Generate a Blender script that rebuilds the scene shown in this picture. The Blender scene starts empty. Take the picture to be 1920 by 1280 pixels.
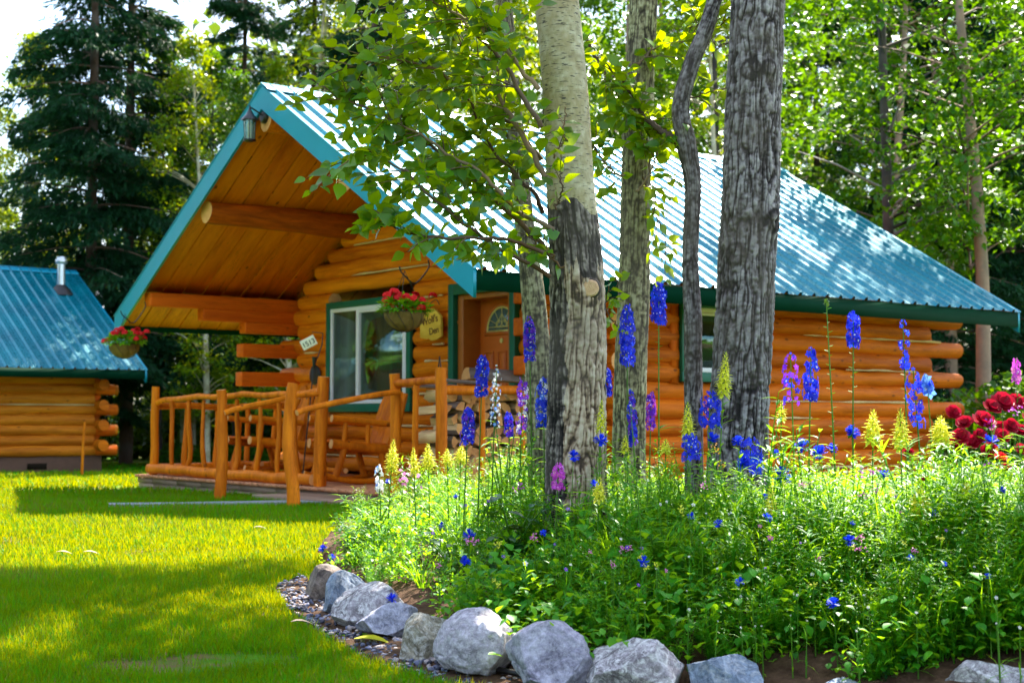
import bpy, math, random
import numpy as np
from mathutils import Vector, Matrix
R = math.radians
rng = np.random.default_rng(7)
random.seed(7)
scene = bpy.context.scene
# ------------------------------------------------------------ camera
F_PX, HZ = 2708.0, 780.6           # focal length in photo pixels (1920 wide), horizon row
PITCH = math.atan((HZ - 640) / F_PX)
cd = bpy.data.cameras.new('camera'); cam = bpy.data.objects.new('camera', cd)
scene.collection.objects.link(cam); scene.camera = cam
cam.location = (0, 0, 1); cam.rotation_euler = (R(90) + PITCH, 0, 0)
cd.sensor_width = 36; cd.lens = F_PX / 1920 * 36
cd.clip_start = .05; cd.clip_end = 600
cd.dof.use_dof = True; cd.dof.focus_distance = 7.2; cd.dof.aperture_fstop = 4.0
# ------------------------------------------------------------ sky, sun, exposure
SUN_EL, SUN_AZ = R(49), R(21)
w = bpy.data.worlds.new('World'); scene.world = w; w.use_nodes = True
nt = w.node_tree; N = nt.nodes; N.clear()
sky = N.new('ShaderNodeTexSky'); sky.sky_type = 'NISHITA'; sky.sun_disc = False
sky.sun_elevation = SUN_EL; sky.sun_rotation = SUN_AZ; sky.air_density = 1.0; sky.dust_density = 1.0
bg = N.new('ShaderNodeBackground'); bg.inputs[1].default_value = .105
out = N.new('ShaderNodeOutputWorld')
tc = N.new('ShaderNodeTexCoord'); mp = N.new('ShaderNodeMapping'); mp.inputs['Scale'].default_value = (1, 1, 2.2)
cn = N.new('ShaderNodeTexNoise'); cn.inputs['Scale'].default_value = 3.1; cn.inputs['Detail'].default_value = 7
cr = N.new('ShaderNodeValToRGB'); cr.color_ramp.elements[0].position = .50; cr.color_ramp.elements[1].position = .62
mx = N.new('ShaderNodeMix'); mx.data_type = 'RGBA'; mx.inputs['B'].default_value = (7.0, 7.4, 8.0, 1)
nt.links.new(tc.outputs['Generated'], mp.inputs[0]); nt.links.new(mp.outputs[0], cn.inputs['Vector'])
nt.links.new(cn.outputs['Fac'], cr.inputs[0]); nt.links.new(cr.outputs[0], mx.inputs['Factor'])
nt.links.new(sky.outputs[0], mx.inputs['A']); nt.links.new(mx.outputs['Result'], bg.inputs[0])
nt.links.new(bg.outputs[0], out.inputs[0])
sd = bpy.data.lights.new('sun', 'SUN'); sd.energy = 5.0; sd.angle = R(.6); sd.color = (1, .93, .80)
sun = bpy.data.objects.new('sun', sd); scene.collection.objects.link(sun)
sdir = Vector((math.sin(SUN_AZ) * math.cos(SUN_EL), math.cos(SUN_AZ) * math.cos(SUN_EL), math.sin(SUN_EL)))
sun.rotation_euler = sdir.to_track_quat('Z', 'Y').to_euler(); sun.location = (0, 0, 30)
vs = scene.view_settings
vs.view_transform = 'Standard'; vs.look = 'None'; vs.exposure = 2.2; vs.gamma = 1; vs.use_curve_mapping = False
cy = scene.cycles
cy.max_bounces = 7; cy.diffuse_bounces = 3; cy.glossy_bounces = 3; cy.transmission_bounces = 5
cy.transparent_max_bounces = 12; cy.sample_clamp_indirect = 6; cy.use_denoising = True; cy.use_adaptive_sampling = True
# ------------------------------------------------------------ geometry helpers
def ray(px, py):
    x = (px - 960) / F_PX; z = (640 - py) / F_PX; c, s = math.cos(PITCH), math.sin(PITCH)
    return np.array([x, c - z * s, s + z * c])
def at(px, py, D):
    d = ray(px, py); p = d * (D / d[1]); p[2] += 1; return p
_gy = [-60, 0, 5, 9, 13.5, 16, 19, 30, 45, 400]; _gz = [-.05, -.02, 0, .08, .17, .14, .08, -.17, -.3, -.3]
def gz(y): return np.interp(y, _gy, _gz)
def gp(px, py):
    d = ray(px, py); D = 8.
    for _ in range(30): D = (gz(D) - 1) / d[2] * d[1]
    return at(px, py, D)
def vnoise(p, seed=0):
    p = np.asarray(p, float); i = np.floor(p).astype(np.int64); f = p - i; f = f * f * (3 - 2 * f)
    def h(a, b, c):
        n = (a * 374761393 + b * 668265263 + c * 2147483647 + seed * 1274126177) & 0xffffffff
        n = ((n ^ (n >> 13)) * 1274126177) & 0xffffffff
        return ((n ^ (n >> 16)) & 0xffff) / 65535.
    r = 0
    for dx in (0, 1):
        for dy in (0, 1):
            for dz in (0, 1):
                r = r + h(i[..., 0] + dx, i[..., 1] + dy, i[..., 2] + dz) * np.where(dx, f[..., 0], 1 - f[..., 0]) * np.where(dy, f[..., 1], 1 - f[..., 1]) * np.where(dz, f[..., 2], 1 - f[..., 2])
    return r * 2 - 1
def fbm(p, seed=0, o=4):
    r = 0; a = 1; p = np.asarray(p, float)
    for k in range(o): r = r + a * vnoise(p * 2 ** k, seed + k); a *= .5
    return r
def link(o, parent=None):
    scene.collection.objects.link(o)
    if parent is not None: o.parent = parent
    return o
def tag(o, label=None, cat=None, group=None, kind=None):
    if label: o['label'] = label
    if cat: o['category'] = cat
    if group: o['group'] = group
    if kind: o['kind'] = kind
    return o
def empty(name, loc=(0, 0, 0), rz=0):
    o = bpy.data.objects.new(name, None); o.location = loc; o.rotation_euler = (0, 0, rz); o.empty_display_size = .1
    return link(o)
def mk(name, batches, mats, parent=None, smooth=False, link_it=True):
    """batches: (V, F, mat index[, rnd per vertex]) -> one mesh object"""
    if not isinstance(mats, (list, tuple)): mats = [mats]
    Vs, loops, ls, lt, mi, rn = [], [], [], [], [], []; off = 0; lo = 0
    for b in batches:
        V = np.asarray(b[0], float).reshape(-1, 3); Fc = np.asarray(b[1], np.int64)
        if Fc.size == 0: continue
        k = Fc.shape[1]; n = len(Fc)
        r = b[3] if len(b) > 3 else rng.random()
        Vs.append(V); loops.append((Fc + off).ravel()); ls.append(lo + np.arange(n) * k); lt.append(np.full(n, k)); mi.append(np.full(n, b[2] if len(b) > 2 else 0))
        rn.append(np.broadcast_to(np.asarray(r, float), (len(V),))); off += len(V); lo += n * k
    me = bpy.data.meshes.new(name)
    if Vs:
        V = np.concatenate(Vs); L = np.concatenate(loops); LS = np.concatenate(ls); LT = np.concatenate(lt); MI = np.concatenate(mi)
        me.vertices.add(len(V)); me.vertices.foreach_set('co', V.astype(np.float32).ravel())
        me.loops.add(len(L)); me.loops.foreach_set('vertex_index', L.astype(np.int32))
        me.polygons.add(len(LS)); me.polygons.foreach_set('loop_start', LS.astype(np.int32)); me.polygons.foreach_set('loop_total', LT.astype(np.int32))
        me.polygons.foreach_set('material_index', MI.astype(np.int32))
        if smooth: me.polygons.foreach_set('use_smooth', np.ones(len(LS), bool))
        at_ = me.attributes.new('rnd', 'FLOAT', 'POINT'); at_.data.foreach_set('value', np.concatenate(rn).astype(np.float32))
        me.update(calc_edges=True)
    for m in mats: me.materials.append(m)
    o = bpy.data.objects.new(name, me)
    return link(o, parent) if link_it else o
def copy_tree(o, parent=None):
    c = o.copy(); scene.collection.objects.link(c); c.parent = parent
    for ch in list(o.children): copy_tree(ch, c)
    return c
def box(x0, x1, y0, y1, z0, z1):
    V = np.array([[x, y, z] for z in (z0, z1) for y in (y0, y1) for x in (x0, x1)], float)
    F = np.array([[0, 2, 3, 1], [4, 5, 7, 6], [0, 1, 5, 4], [2, 6, 7, 3], [0, 4, 6, 2], [1, 3, 7, 5]])
    return V, F
def bevel(o, wd=.005, seg=2):
    m = o.modifiers.new('bevel', 'BEVEL'); m.width = wd; m.segments = seg; m.limit_method = 'ANGLE'; return o
def prism(poly, z0, z1, ax=2):
    """poly (n,2) in the two other axes, extruded on axis ax"""
    n = len(poly); P = np.asarray(poly, float); V = []
    for z in (z0, z1):
        for p in P:
            q = [0, 0, 0]; o_ = [i for i in range(3) if i != ax]; q[o_[0]], q[o_[1]], q[ax] = p[0], p[1], z; V.append(q)
    side = np.array([[i, (i + 1) % n, n + (i + 1) % n, n + i] for i in range(n)])
    caps = np.array([list(range(n))[::-1], list(range(n, 2 * n))])
    return np.array(V), side, caps
def frames(path):
    path = np.asarray(path, float); t = np.gradient(path, axis=0); t /= np.linalg.norm(t, axis=1)[:, None] + 1e-12
    ref = np.array([0, 0, 1.]) if abs(t[0][2]) < .9 else np.array([1., 0, 0])
    n = np.cross(t[0], ref); n /= np.linalg.norm(n); Ns = []
    for k in range(len(t)):
        n = n - t[k] * n.dot(t[k]); n /= np.linalg.norm(n); Ns.append(n)
    Ns = np.array(Ns); return t, Ns, np.cross(t, Ns)
def tube(path, rad, seg=10, caps=True, m=0, mc=None, wob=0, seed=0, rnd=None, wf=3.):
    path = np.asarray(path, float); n = len(path); rad = np.broadcast_to(np.asarray(rad, float), (n,))
    t, A, B = frames(path); th = np.linspace(0, 2 * math.pi, seg, endpoint=False)
    rr = rad[:, None] * np.ones(seg)
    if wob:
        s = np.concatenate([[0], np.cumsum(np.linalg.norm(np.diff(path, axis=0), axis=1))])
        q = np.stack([np.cos(th)[None] * 1.2 + 0 * s[:, None], np.sin(th)[None] * 1.2 + 0 * s[:, None], s[:, None] * wf + 0 * th[None]], -1)
        rr = rr * (1 + wob * fbm(q + seed * 7.3, seed, 3))
    V = path[:, None] + rr[..., None] * (np.cos(th)[None, :, None] * A[:, None] + np.sin(th)[None, :, None] * B[:, None])
    idx = np.arange(n * seg).reshape(n, seg)
    F = np.stack([idx[:-1], np.roll(idx, -1, 1)[:-1], np.roll(idx, -1, 1)[1:], idx[1:]], -1).reshape(-1, 4)
    r = rng.random() if rnd is None else rnd
    res = [(V.reshape(-1, 3), F, m, r)]
    if caps:
        for k, sgn in ((0, 1), (n - 1, -1)):
            c = V[k]; Vc = np.concatenate([c, [path[k] - sgn * t[k] * rad[k] * .06]])
            f = np.array([[i, (i + 1) % seg, seg][::-sgn] for i in range(seg)])
            res.append((Vc, f, m if mc is None else mc, r))
    return res
def line(p, q, n=8): return np.linspace(np.asarray(p, float), np.asarray(q, float), n)
def spline(pts, n=24):
    pts = np.asarray(pts, float); m = len(pts); P = np.concatenate([[2 * pts[0] - pts[1]], pts, [2 * pts[-1] - pts[-2]]]); o = []
    for u in np.linspace(0, m - 1 - 1e-6, n):
        k = int(u); f = u - k; a, b, c, d = P[k:k + 4]
        o.append(.5 * ((2 * b) + (c - a) * f + (2 * a - 5 * b + 4 * c - d) * f * f + (3 * b - a - 3 * c + d) * f ** 3))
    return np.array(o)
def rough_log(p, q, r0, r1=None, bend=.3, seg=14, n=None, seed=None, m=0, mc=None, wob=.10):
    """a peeled log or pole: slightly bent and uneven"""
    p = np.asarray(p, float); q = np.asarray(q, float); L = np.linalg.norm(q - p); n = n or max(6, int(L / .09)); seed = rng.integers(1e4) if seed is None else seed
    P = line(p, q, n); s = np.linspace(0, L, n); r0_ = r0; r1 = r0 if r1 is None else r1
    t, A, B = frames(P); e = np.sin(np.linspace(0, math.pi, n)) ** .5
    o1 = fbm(np.stack([s * 1.1, s * 0 + .3, s * 0 + seed * 1.7], -1), 5, 2); o2 = fbm(np.stack([s * 1.1, s * 0 + 9.3, s * 0 + seed * 1.3], -1), 6, 2)
    P = P + (bend * r0 * e * o1)[:, None] * A + (bend * r0 * e * o2)[:, None] * B
    return tube(P, np.linspace(r0_, r1, n), seg, True, m, mc, wob, seed)
def basis(d, roll=None, up=(0, 0, 1)):
    """n direction vectors -> rotation matrices whose y column is the direction"""
    d = np.asarray(d, float); d = d / (np.linalg.norm(d, axis=1)[:, None] + 1e-9)
    u = np.broadcast_to(np.asarray(up, float), d.shape) + 1e-3
    x = np.cross(d, u); x /= np.linalg.norm(x, axis=1)[:, None] + 1e-9; z = np.cross(x, d)
    if roll is not None:
        c, s = np.cos(roll)[:, None], np.sin(roll)[:, None]; x, z = c * x + s * z, -s * x + c * z
    return np.stack([x, d, z], -1)
def scatter(bV, bF, P, Rm, S, m=0, rnd=None):
    n = len(P); S = np.asarray(S, float); S = S[:, None] if S.ndim == 1 else S
    V = np.einsum('nij,nkj->nki', Rm, bV[None] * S[:, None, :]) + P[:, None]
    F = (bF[None] + (np.arange(n) * len(bV))[:, None, None]).reshape(-1, bF.shape[1])
    r = rng.random(n) if rnd is None else rnd
    return (V.reshape(-1, 3), F, m, np.repeat(r, len(bV)))
def runit(n):
    v = rng.normal(size=(n, 3)); return v / np.linalg.norm(v, axis=1)[:, None]
# leaf shapes: along +y from the stalk, folded on the midrib
def leaf(ws, fold=.25, curl=.15):
    k = len(ws); ys = np.linspace(0, 1, k); V = []
    for y, wd in zip(ys, ws): V += [[-wd, y, fold * wd - curl * y * y], [0, y, -curl * y * y], [wd, y, fold * wd - curl * y * y]]
    F = []
    for i in range(k - 1):
        a = i * 3; F += [[a, a + 1, a + 4, a + 3], [a + 1, a + 2, a + 5, a + 4]]
    return np.array(V), np.array(F)
LF_POPLAR = leaf([.03, .30, .36, .27, .13, .0], .2, .18)
LF_LANCE = leaf([.02, .10, .11, .07, .0], .3, .25)
LF_THIN = leaf([.03, .05, .0], .3, .3)
LF_OVAL = leaf([.03, .24, .30, .20, .0], .25, .25)
LF_Q = (np.array([[-.38, .3, .05], [0, 0, 0], [.38, .35, .05], [0, 1, -.1]]), np.array([[1, 2, 3, 0]]))
LF_BLADE = (np.array([[-.5, 0, 0], [.5, 0, 0], [.35, .5, .1], [-.35, .5, .1], [0, 1, .35]]), np.array([[0, 1, 2, 3], [3, 2, 4, 4]]))
# ------------------------------------------------------------ materials
def new_mat(name):
    m = bpy.data.materials.new(name); m.use_nodes = True; nt = m.node_tree; nt.nodes.clear(); return m, nt
class G:
    def __init__(s, name): s.m, s.nt = new_mat(name); s.o = s.n('OutputMaterial')
    def n(s, t, **kw):
        nd = s.nt.nodes.new('ShaderNode' + t)
        for k, v in kw.items(): setattr(nd, k, v)
        return nd
    def l(s, a, b): s.nt.links.new(a, b)
    def coord(s, scale=(1, 1, 1), kind='Object', rot=(0, 0, 0)):
        t = s.n('TexCoord'); mp = s.n('Mapping'); mp.inputs['Scale'].default_value = scale; mp.inputs['Rotation'].default_value = rot; s.l(t.outputs[kind], mp.inputs[0]); return mp.outputs[0]
    def noise(s, vec, scale, detail=5, rough=.6, dist=0):
        t = s.n('TexNoise'); t.inputs['Scale'].default_value = scale; t.inputs['Detail'].default_value = detail; t.inputs['Roughness'].default_value = rough; t.inputs['Distortion'].default_value = dist
        if vec is not None: s.l(vec, t.inputs['Vector'])
        return t.outputs['Fac']
    def ramp(s, fac, stops, interp='LINEAR'):
        r = s.n('ValToRGB'); r.color_ramp.interpolation = interp; e = r.color_ramp.elements
        while len(e) < len(stops): e.new(.5)
        for k, (p, c) in enumerate(stops): e[k].position = p; e[k].color = (*c, 1) if len(c) == 3 else c
        s.l(fac, r.inputs[0]); return r.outputs[0]
    def mix(s, fac, a, b, mode='MIX'):
        x = s.n('Mix', data_type='RGBA', blend_type=mode)
        for k, v in (('Factor', fac), ('A', a), ('B', b)):
            i = x.inputs[k] if k != 'Factor' else x.inputs[0]
            if k != 'Factor': i = [q for q in x.inputs if q.name == k and q.type == 'RGBA'][0]
            if hasattr(v, 'is_linked') or hasattr(v, 'links'): s.l(v, i)
            elif isinstance(v, (tuple, list)): i.default_value = (*v, 1) if len(v) == 3 else v
            else: i.default_value = v
        return [q for q in x.outputs if q.type == 'RGBA'][0]
    def math(s, op, a, b=0.):
        x = s.n('Math', operation=op)
        for k, v in enumerate((a, b)):
            if hasattr(v, 'links'): s.l(v, x.inputs[k])
            else: x.inputs[k].default_value = v
        return x.outputs[0]
    def rnd(s): a = s.n('Attribute'); a.attribute_name = 'rnd'; return a.outputs['Fac']
    def bump(s, h, strength=.4, dist=.01):
        b = s.n('Bump'); b.inputs['Strength'].default_value = strength; b.inputs['Distance'].default_value = dist; s.l(h, b.inputs['Height']); return b.outputs[0]
    def bsdf(s, col, rough=.6, spec=.5, bump=None, metal=0, coat=0):
        p = s.n('BsdfPrincipled'); i = p.inputs
        for k, v in (('Base Color', col), ('Roughness', rough)):
            if hasattr(v, 'links'): s.l(v, i[k])
            elif isinstance(v, tuple): i[k].default_value = (*v, 1)
            else: i[k].default_value = v
        i['Specular IOR Level'].default_value = spec; i['Metallic'].default_value = metal; i['Coat Weight'].default_value = coat
        if bump is not None: s.l(bump, i['Normal'])
        return p
    def end(s, p): s.l(p.outputs[0], s.o.inputs[0]); return s.m
def M_plain(name, col, rough=.6, spec=.5, metal=0, var=.12, sc=6):
    g = G(name); n = g.noise(g.coord(), sc); a = tuple(c * (1 - var) for c in col); b = tuple(min(1, c * (1 + var)) for c in col)
    return g.end(g.bsdf(g.ramp(n, [(.3, a), (.7, b)]), rough, spec, metal=metal))
def M_wood(name, dark, light, scale=(1, 1, 1), rough=.6, knot=True, bump=.6, red=None):
    """scale: small along the grain"""
    g = G(name); v = g.coord(scale); r = g.rnd()
    add = g.n('VectorMath', operation='ADD'); cmb = g.n('CombineXYZ'); mul = g.math('MULTIPLY', r, 37.)
    g.l(mul, cmb.inputs[0]); g.l(mul, cmb.inputs[1]); g.l(v, add.inputs[0]); g.l(cmb.outputs[0], add.inputs[1]); v2 = add.outputs[0]
    n1 = g.noise(v2, 5, 6, .65, .4); n2 = g.noise(v2, 1.6, 3)
    c = g.ramp(n1, [(.28, dark), (.5, tuple((a + b) / 2 for a, b in zip(dark, light))), (.72, light)])
    c = g.mix(g.ramp(n2, [(.35, (0, 0, 0)), (.65, (.55, .55, .55))]), c, red or tuple(x * .72 for x in dark))
    c = g.mix(g.math('MULTIPLY', r, .45), c, tuple(min(1, x * 1.08) for x in light))
    if knot:
        vo = g.n('TexVoronoi'); vo.inputs['Scale'].default_value = 3.1; vo.inputs['Randomness'].default_value = 1
        kc = g.coord(tuple(max(s_, .9) ** .5 for s_ in scale)); ad = g.n('VectorMath', operation='ADD'); g.l(kc, ad.inputs[0]); g.l(cmb.outputs[0], ad.inputs[1]); g.l(ad.outputs[0], vo.inputs['Vector'])
        c = g.mix(g.ramp(vo.outputs['Distance'], [(.06, (.8, .8, .8)), (.12, (0, 0, 0))]), c, (.12, .03, .006))
    if knot:
        ck = g.noise(v2, 7.5, 2, .5); tex = g.nt.nodes[-1]; mk_ = g.n('VectorMath', operation='MULTIPLY'); mk_.inputs[1].default_value = tuple(2.6 if q > 1 else .55 for q in scale); g.l(v2, mk_.inputs[0]); g.l(mk_.outputs[0], tex.inputs['Vector'])
        gate = g.noise(v2, .9, 2); c = g.mix(g.math('MULTIPLY', g.ramp(ck, [(.485, (0, 0, 0)), (.5, (.85, .85, .85)), (.515, (0, 0, 0))]), g.ramp(gate, [(.5, (0, 0, 0)), (.58, (1, 1, 1))])), c, (.10, .02, .003))
        c = g.mix(g.ramp(g.noise(v2, 2.3, 5, .7), [(.52, (0, 0, 0)), (.72, (.6, .6, .6))]), c, tuple(x * .5 for x in dark))
    b = g.bump(n1, bump, .012)
    return g.end(g.bsdf(c, rough, .16, b))
def M_leaf(name, a, b, tr, tfac=.5, rough=.45, spec=.5, third=None):
    g = G(name); r = g.rnd(); st = [(.0, a), (1., b)] if third is None else [(.0, a), (.9, b), (.93, third)]
    c = g.ramp(r, st); p = g.bsdf(c, rough, spec); t = g.n('BsdfTranslucent')
    tc_ = g.mix(r, tuple(x * .8 for x in tr), tr)
    if third is not None: tc_ = g.mix(g.ramp(r, [(.9, (0, 0, 0)), (.93, (1, 1, 1))]), tc_, third)
    g.l(tc_, t.inputs[0]); m = g.n('MixShader'); m.inputs[0].default_value = tfac
    g.l(p.outputs[0], m.inputs[1]); g.l(t.outputs[0], m.inputs[2]); g.l(m.outputs[0], g.o.inputs[0]); return g.m
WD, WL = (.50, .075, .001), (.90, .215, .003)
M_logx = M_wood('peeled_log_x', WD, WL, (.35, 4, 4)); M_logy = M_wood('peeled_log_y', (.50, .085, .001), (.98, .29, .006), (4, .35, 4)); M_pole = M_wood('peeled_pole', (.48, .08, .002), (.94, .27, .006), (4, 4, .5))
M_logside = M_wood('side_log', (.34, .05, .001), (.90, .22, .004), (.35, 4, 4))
M_end = M_wood('log_end', (.70, .28, .08), (.92, .50, .20), (3, 3, 3), knot=False)
M_beam = M_wood('beam_wood', (.62, .09, .002), (.82, .17, .006), (.4, 4, 4), knot=True)
M_soffit = M_wood('soffit_board', (.72, .15, .002), (1., .34, .008), (3, .5, .5), rough=.42, bump=.15)
M_scar = M_wood('barked_purlin', (.045, .006, .002), (.80, .17, .006), (.5, 3, 3), knot=False, bump=.6, red=(.04, .01, .006))
M_deck = M_wood('deck_boards', (.42, .15, .07), (.65, .30, .16), (5, .6, 5), knot=False)
M_chink = M_plain('chinking', (.70, .50, .24), .8, .2)
M_trim = M_plain('green_trim', (.0, .12, .07), .45, .4, var=.12)
M_fascia = M_plain('dark_green_fascia', (.0, .030, .014), .75, .05, var=.15, sc=2)
M_rake = M_plain('teal_rake', (.006, .27, .42), .36, .4, var=.08, sc=1.5)
M_white = M_plain('white_vinyl', (.80, .80, .84), .35, .5, var=.03)
M_black = M_plain('black_iron', (.012, .010, .012), .4, .5)
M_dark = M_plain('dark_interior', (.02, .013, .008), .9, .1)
def M_roofing():
    g = G('teal_metal_roofing'); v = g.coord((1, 1, 1)); n = g.noise(v, 1.3, 4); n2 = g.noise(v, 22, 3)
    c = g.ramp(n, [(.3, (.0, .135, .20)), (.7, (.0, .21, .28))])
    return g.end(g.bsdf(c, g.ramp(n2, [(.3, (.24, .24, .24)), (.7, (.34, .34, .34))]), .45, g.bump(n, .12, .02), metal=.32))
M_roof = M_roofing()
def M_glass():
    g = G('window_glass'); t = g.n('BsdfTransparent'); t.inputs[0].default_value = (.55, .6, .55, 1); gl = g.n('BsdfGlossy'); gl.inputs['Roughness'].default_value = .03; gl.inputs[0].default_value = (.55, .8, .7, 1)
    f = g.n('LayerWeight'); f.inputs[0].default_value = .45; m = g.n('MixShader'); g.l(g.math('ADD', g.math('MULTIPLY', f.outputs['Fresnel'], .35), .12), m.inputs[0])
    g.l(t.outputs[0], m.inputs[1]); g.l(gl.outputs[0], m.inputs[2]); g.l(m.outputs[0], g.o.inputs[0]); return g.m
M_pane = M_glass()
def M_groundmat():
    g = G('lawn_soil'); v = g.coord(); n = g.noise(v, .8, 6); n2 = g.noise(v, 30, 6, .8)
    c = g.mix(n2, g.ramp(n, [(.3, (.01, .10, .0)), (.7, (.04, .18, .0))]), (.10, .24, .0)); c = g.mix(g.ramp(g.noise(v, 2.3, 6, .7), [(.46, (0, 0, 0)), (.58, (.9, .9, .9))]), c, (.16, .10, .05))
    return g.end(g.bsdf(c, .9, .1, g.bump(n2, .8, .02)))
M_lawn = M_groundmat()
def M_soilmat():
    g = G('bed_soil'); v = g.coord(); n = g.noise(v, 14, 8, .75); c = g.ramp(n, [(.3, (.04, .02, .012)), (.6, (.14, .08, .05)), (.8, (.3, .2, .14))])
    return g.end(g.bsdf(c, .95, .1, g.bump(n, 1, .03)))
M_soil = M_soilmat()
M_grass = M_leaf('grass_blade', (.0, .11, .0), (.0, .29, .0), (1., .86, .0), .19, .5, .06, third=(.22, .22, .03))
M_poplar = M_leaf('poplar_leaf', (.004, .06, .012), (.03, .17, .004), (.52, .66, .0), .44, .32, .4)
M_birch = M_leaf('forest_leaf', (.008, .06, .004), (.05, .17, .004), (.22, .44, .0), .28, .4, .25)
M_birch2 = M_leaf('yellow_forest_leaf', (.03, .11, .003), (.12, .25, .005), (.46, .54, .0), .36, .4, .25)
M_spruce = M_leaf('spruce_needle', (.002, .028, .012), (.008, .07, .02), (.03, .12, .01), .2, .6, .25)
M_under = M_leaf('undergrowth_leaf', (.005, .03, .004), (.03, .10, .004), (.20, .30, .0), .4)
M_gard = M_leaf('garden_leaf', (.006, .15, .008), (.06, .33, .008), (.42, .72, .01), .48, .45, .35)
M_garddk = M_leaf('dark_garden_leaf', (.002, .05, .014), (.008, .10, .02), (.10, .28, .0), .3, .35, .45)
M_stem = M_leaf('green_stem', (.04, .16, .005), (.09, .25, .01), (.3, .4, .01), .25)
def M_pet(name, a, b, tfac=.3): return M_leaf(name, a, b, tuple(min(1, x * 1.3) for x in b), tfac, .5, .3)
M_blue = M_pet('blue_petal', (.006, .003, .42), (.03, .05, .90)); M_purple = M_pet('purple_petal', (.09, .008, .45), (.30, .04, .80)); M_ltblue = M_pet('pale_blue_petal', (.03, .12, .75), (.15, .35, .95))
M_corn = M_pet('cornflower_petal', (.005, .012, .55), (.015, .07, .95)); M_yel = M_pet('yellow_petal', (.62, .58, .02), (.85, .84, .08)); M_red = M_pet('red_petal', (.70, .004, .006), (.90, .02, .03))
M_crim = M_pet('crimson_petal', (.22, .001, .012), (.45, .004, .03)); M_pink = M_pet('pink_petal', (.70, .08, .42), (.90, .30, .65)); M_mag = M_pet('magenta_petal', (.45, .02, .42), (.75, .10, .75)); M_wh = M_pet('white_petal', (.75, .72, .80), (.9, .88, .9)); M_orange = M_pet('orange_petal', (.85, .25, .01), (.95, .45, .02))
# ------------------------------------------------------------ structure: ground, path, bed
def grid(x0, x1, y0, y1, nx, ny, zf):
    X, Y = np.meshgrid(np.linspace(x0, x1, nx), np.linspace(y0, y1, ny)); Z = zf(X, Y)
    V = np.stack([X, Y, Z], -1).reshape(-1, 3); i = np.arange(nx * ny).reshape(ny, nx)
    return V, np.stack([i[:-1, :-1], i[:-1, 1:], i[1:, 1:], i[1:, :-1]], -1).reshape(-1, 4)
def ynon(n, lo, hi): return lo + (hi - lo) * np.linspace(0, 1, n) ** 2
Yg = np.concatenate([np.linspace(-60, 0, 8)[:-1], np.linspace(0, 50, 90)[:-1], np.linspace(50, 400, 15)]); Xg = np.concatenate([np.linspace(-260, -25, 8)[:-1], np.linspace(-25, 25, 80)[:-1], np.linspace(25, 260, 8)])
XX, YY = np.meshgrid(Xg, Yg); ZZ = gz(YY) + .03 * fbm(np.stack([XX * .4, YY * .4, XX * 0], -1), 3, 2) * (YY > 3) * (YY < 45) * .6
ii = np.arange(XX.size).reshape(XX.shape)
tag(mk('ground', [(np.stack([XX, YY, ZZ], -1).reshape(-1, 3), np.stack([ii[:-1, :-1], ii[:-1, 1:], ii[1:, 1:], ii[1:, :-1]], -1).reshape(-1, 4))], M_lawn, smooth=True), kind='structure')
def gzz(x, y):
    x = np.asarray(x, float); y = np.asarray(y, float)
    return gz(y) + .018 * fbm(np.stack([x * .4, y * .4, x * 0], -1), 3, 2) * (y > 3) * (y < 45)
# bed outline (world): front along the boulders, then back behind the trees
ROCKS = [  # px centre, base row, width px, height px, kind
 (606, 1134, 92, 80, 'brown'), (640, 1160, 98, 94, 'blue'), (692, 1182, 150, 92, 'white'), (735, 1202, 142, 74, 'slate'),
 (790, 1238, 118, 92, 'lichen'), (902, 1268, 184, 132, 'grey'), (1050, 1300, 206, 140, 'slab'), (1196, 1312, 200, 116, 'white'), (1350, 1318, 160, 92, 'blue'), (1875, 1336, 190, 100, 'white'), (1602, 1326, 150, 52, 'blue')]
rock_pos = [gp(r[0], r[1]) for r in ROCKS]
fr = [(p[0], p[1]) for p in rock_pos[:9]]
BED = np.array([(-1.32, 11.9), (-1.28, 9.6)] + [(a + .05, b + .10) for a, b in fr[:6]] + [(fr[6][0], fr[6][1] + .12), (fr[7][0], fr[7][1] + .1), (1.12, 5.1), (1.5, 4.75), (2.4, 4.45), (3.6, 4.3), (6.5, 5.0), (9., 12.), (5.5, 13.4), (1.2, 12.3)])
def inside(x, y, poly=BED):
    x = np.asarray(x); y = np.asarray(y); c = np.zeros(x.shape, bool); n = len(poly)
    for i in range(n):
        x1, y1 = poly[i]; x2, y2 = poly[i - 1]
        c ^= ((y1 > y) != (y2 > y)) & (x < (x2 - x1) * (y - y1) / (y2 - y1 + 1e-12) + x1)
    return c
def edist(x, y, poly=BED):
    d = np.full(np.shape(x), 9.); n = len(poly)
    for i in range(n):
        a = poly[i - 1]; b = poly[i]; ab = b - a; t = np.clip(((x - a[0]) * ab[0] + (y - a[1]) * ab[1]) / (ab @ ab), 0, 1)
        d = np.minimum(d, np.hypot(x - a[0] - t * ab[0], y - a[1] - t * ab[1]))
    return d
def bz(x, y):
    x = np.asarray(x, float); y = np.asarray(y, float); d = edist(x, y)
    return gzz(x, y) + np.where(inside(x, y), .06 + .30 * (1 - np.exp(-(d / .75) ** 1.2)), 0) 
V, Fq = grid(-1.6, 9.2, 4.2, 13.6, 216, 188, lambda X, Y: np.where(inside(X, Y), bz(X, Y) + .03 * fbm(np.stack([X * 4, Y * 4, X * 0], -1), 9, 3), gzz(X, Y) - .06))
tag(mk('garden_soil', [(V, Fq)], M_soil, smooth=True), kind='structure')
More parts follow.
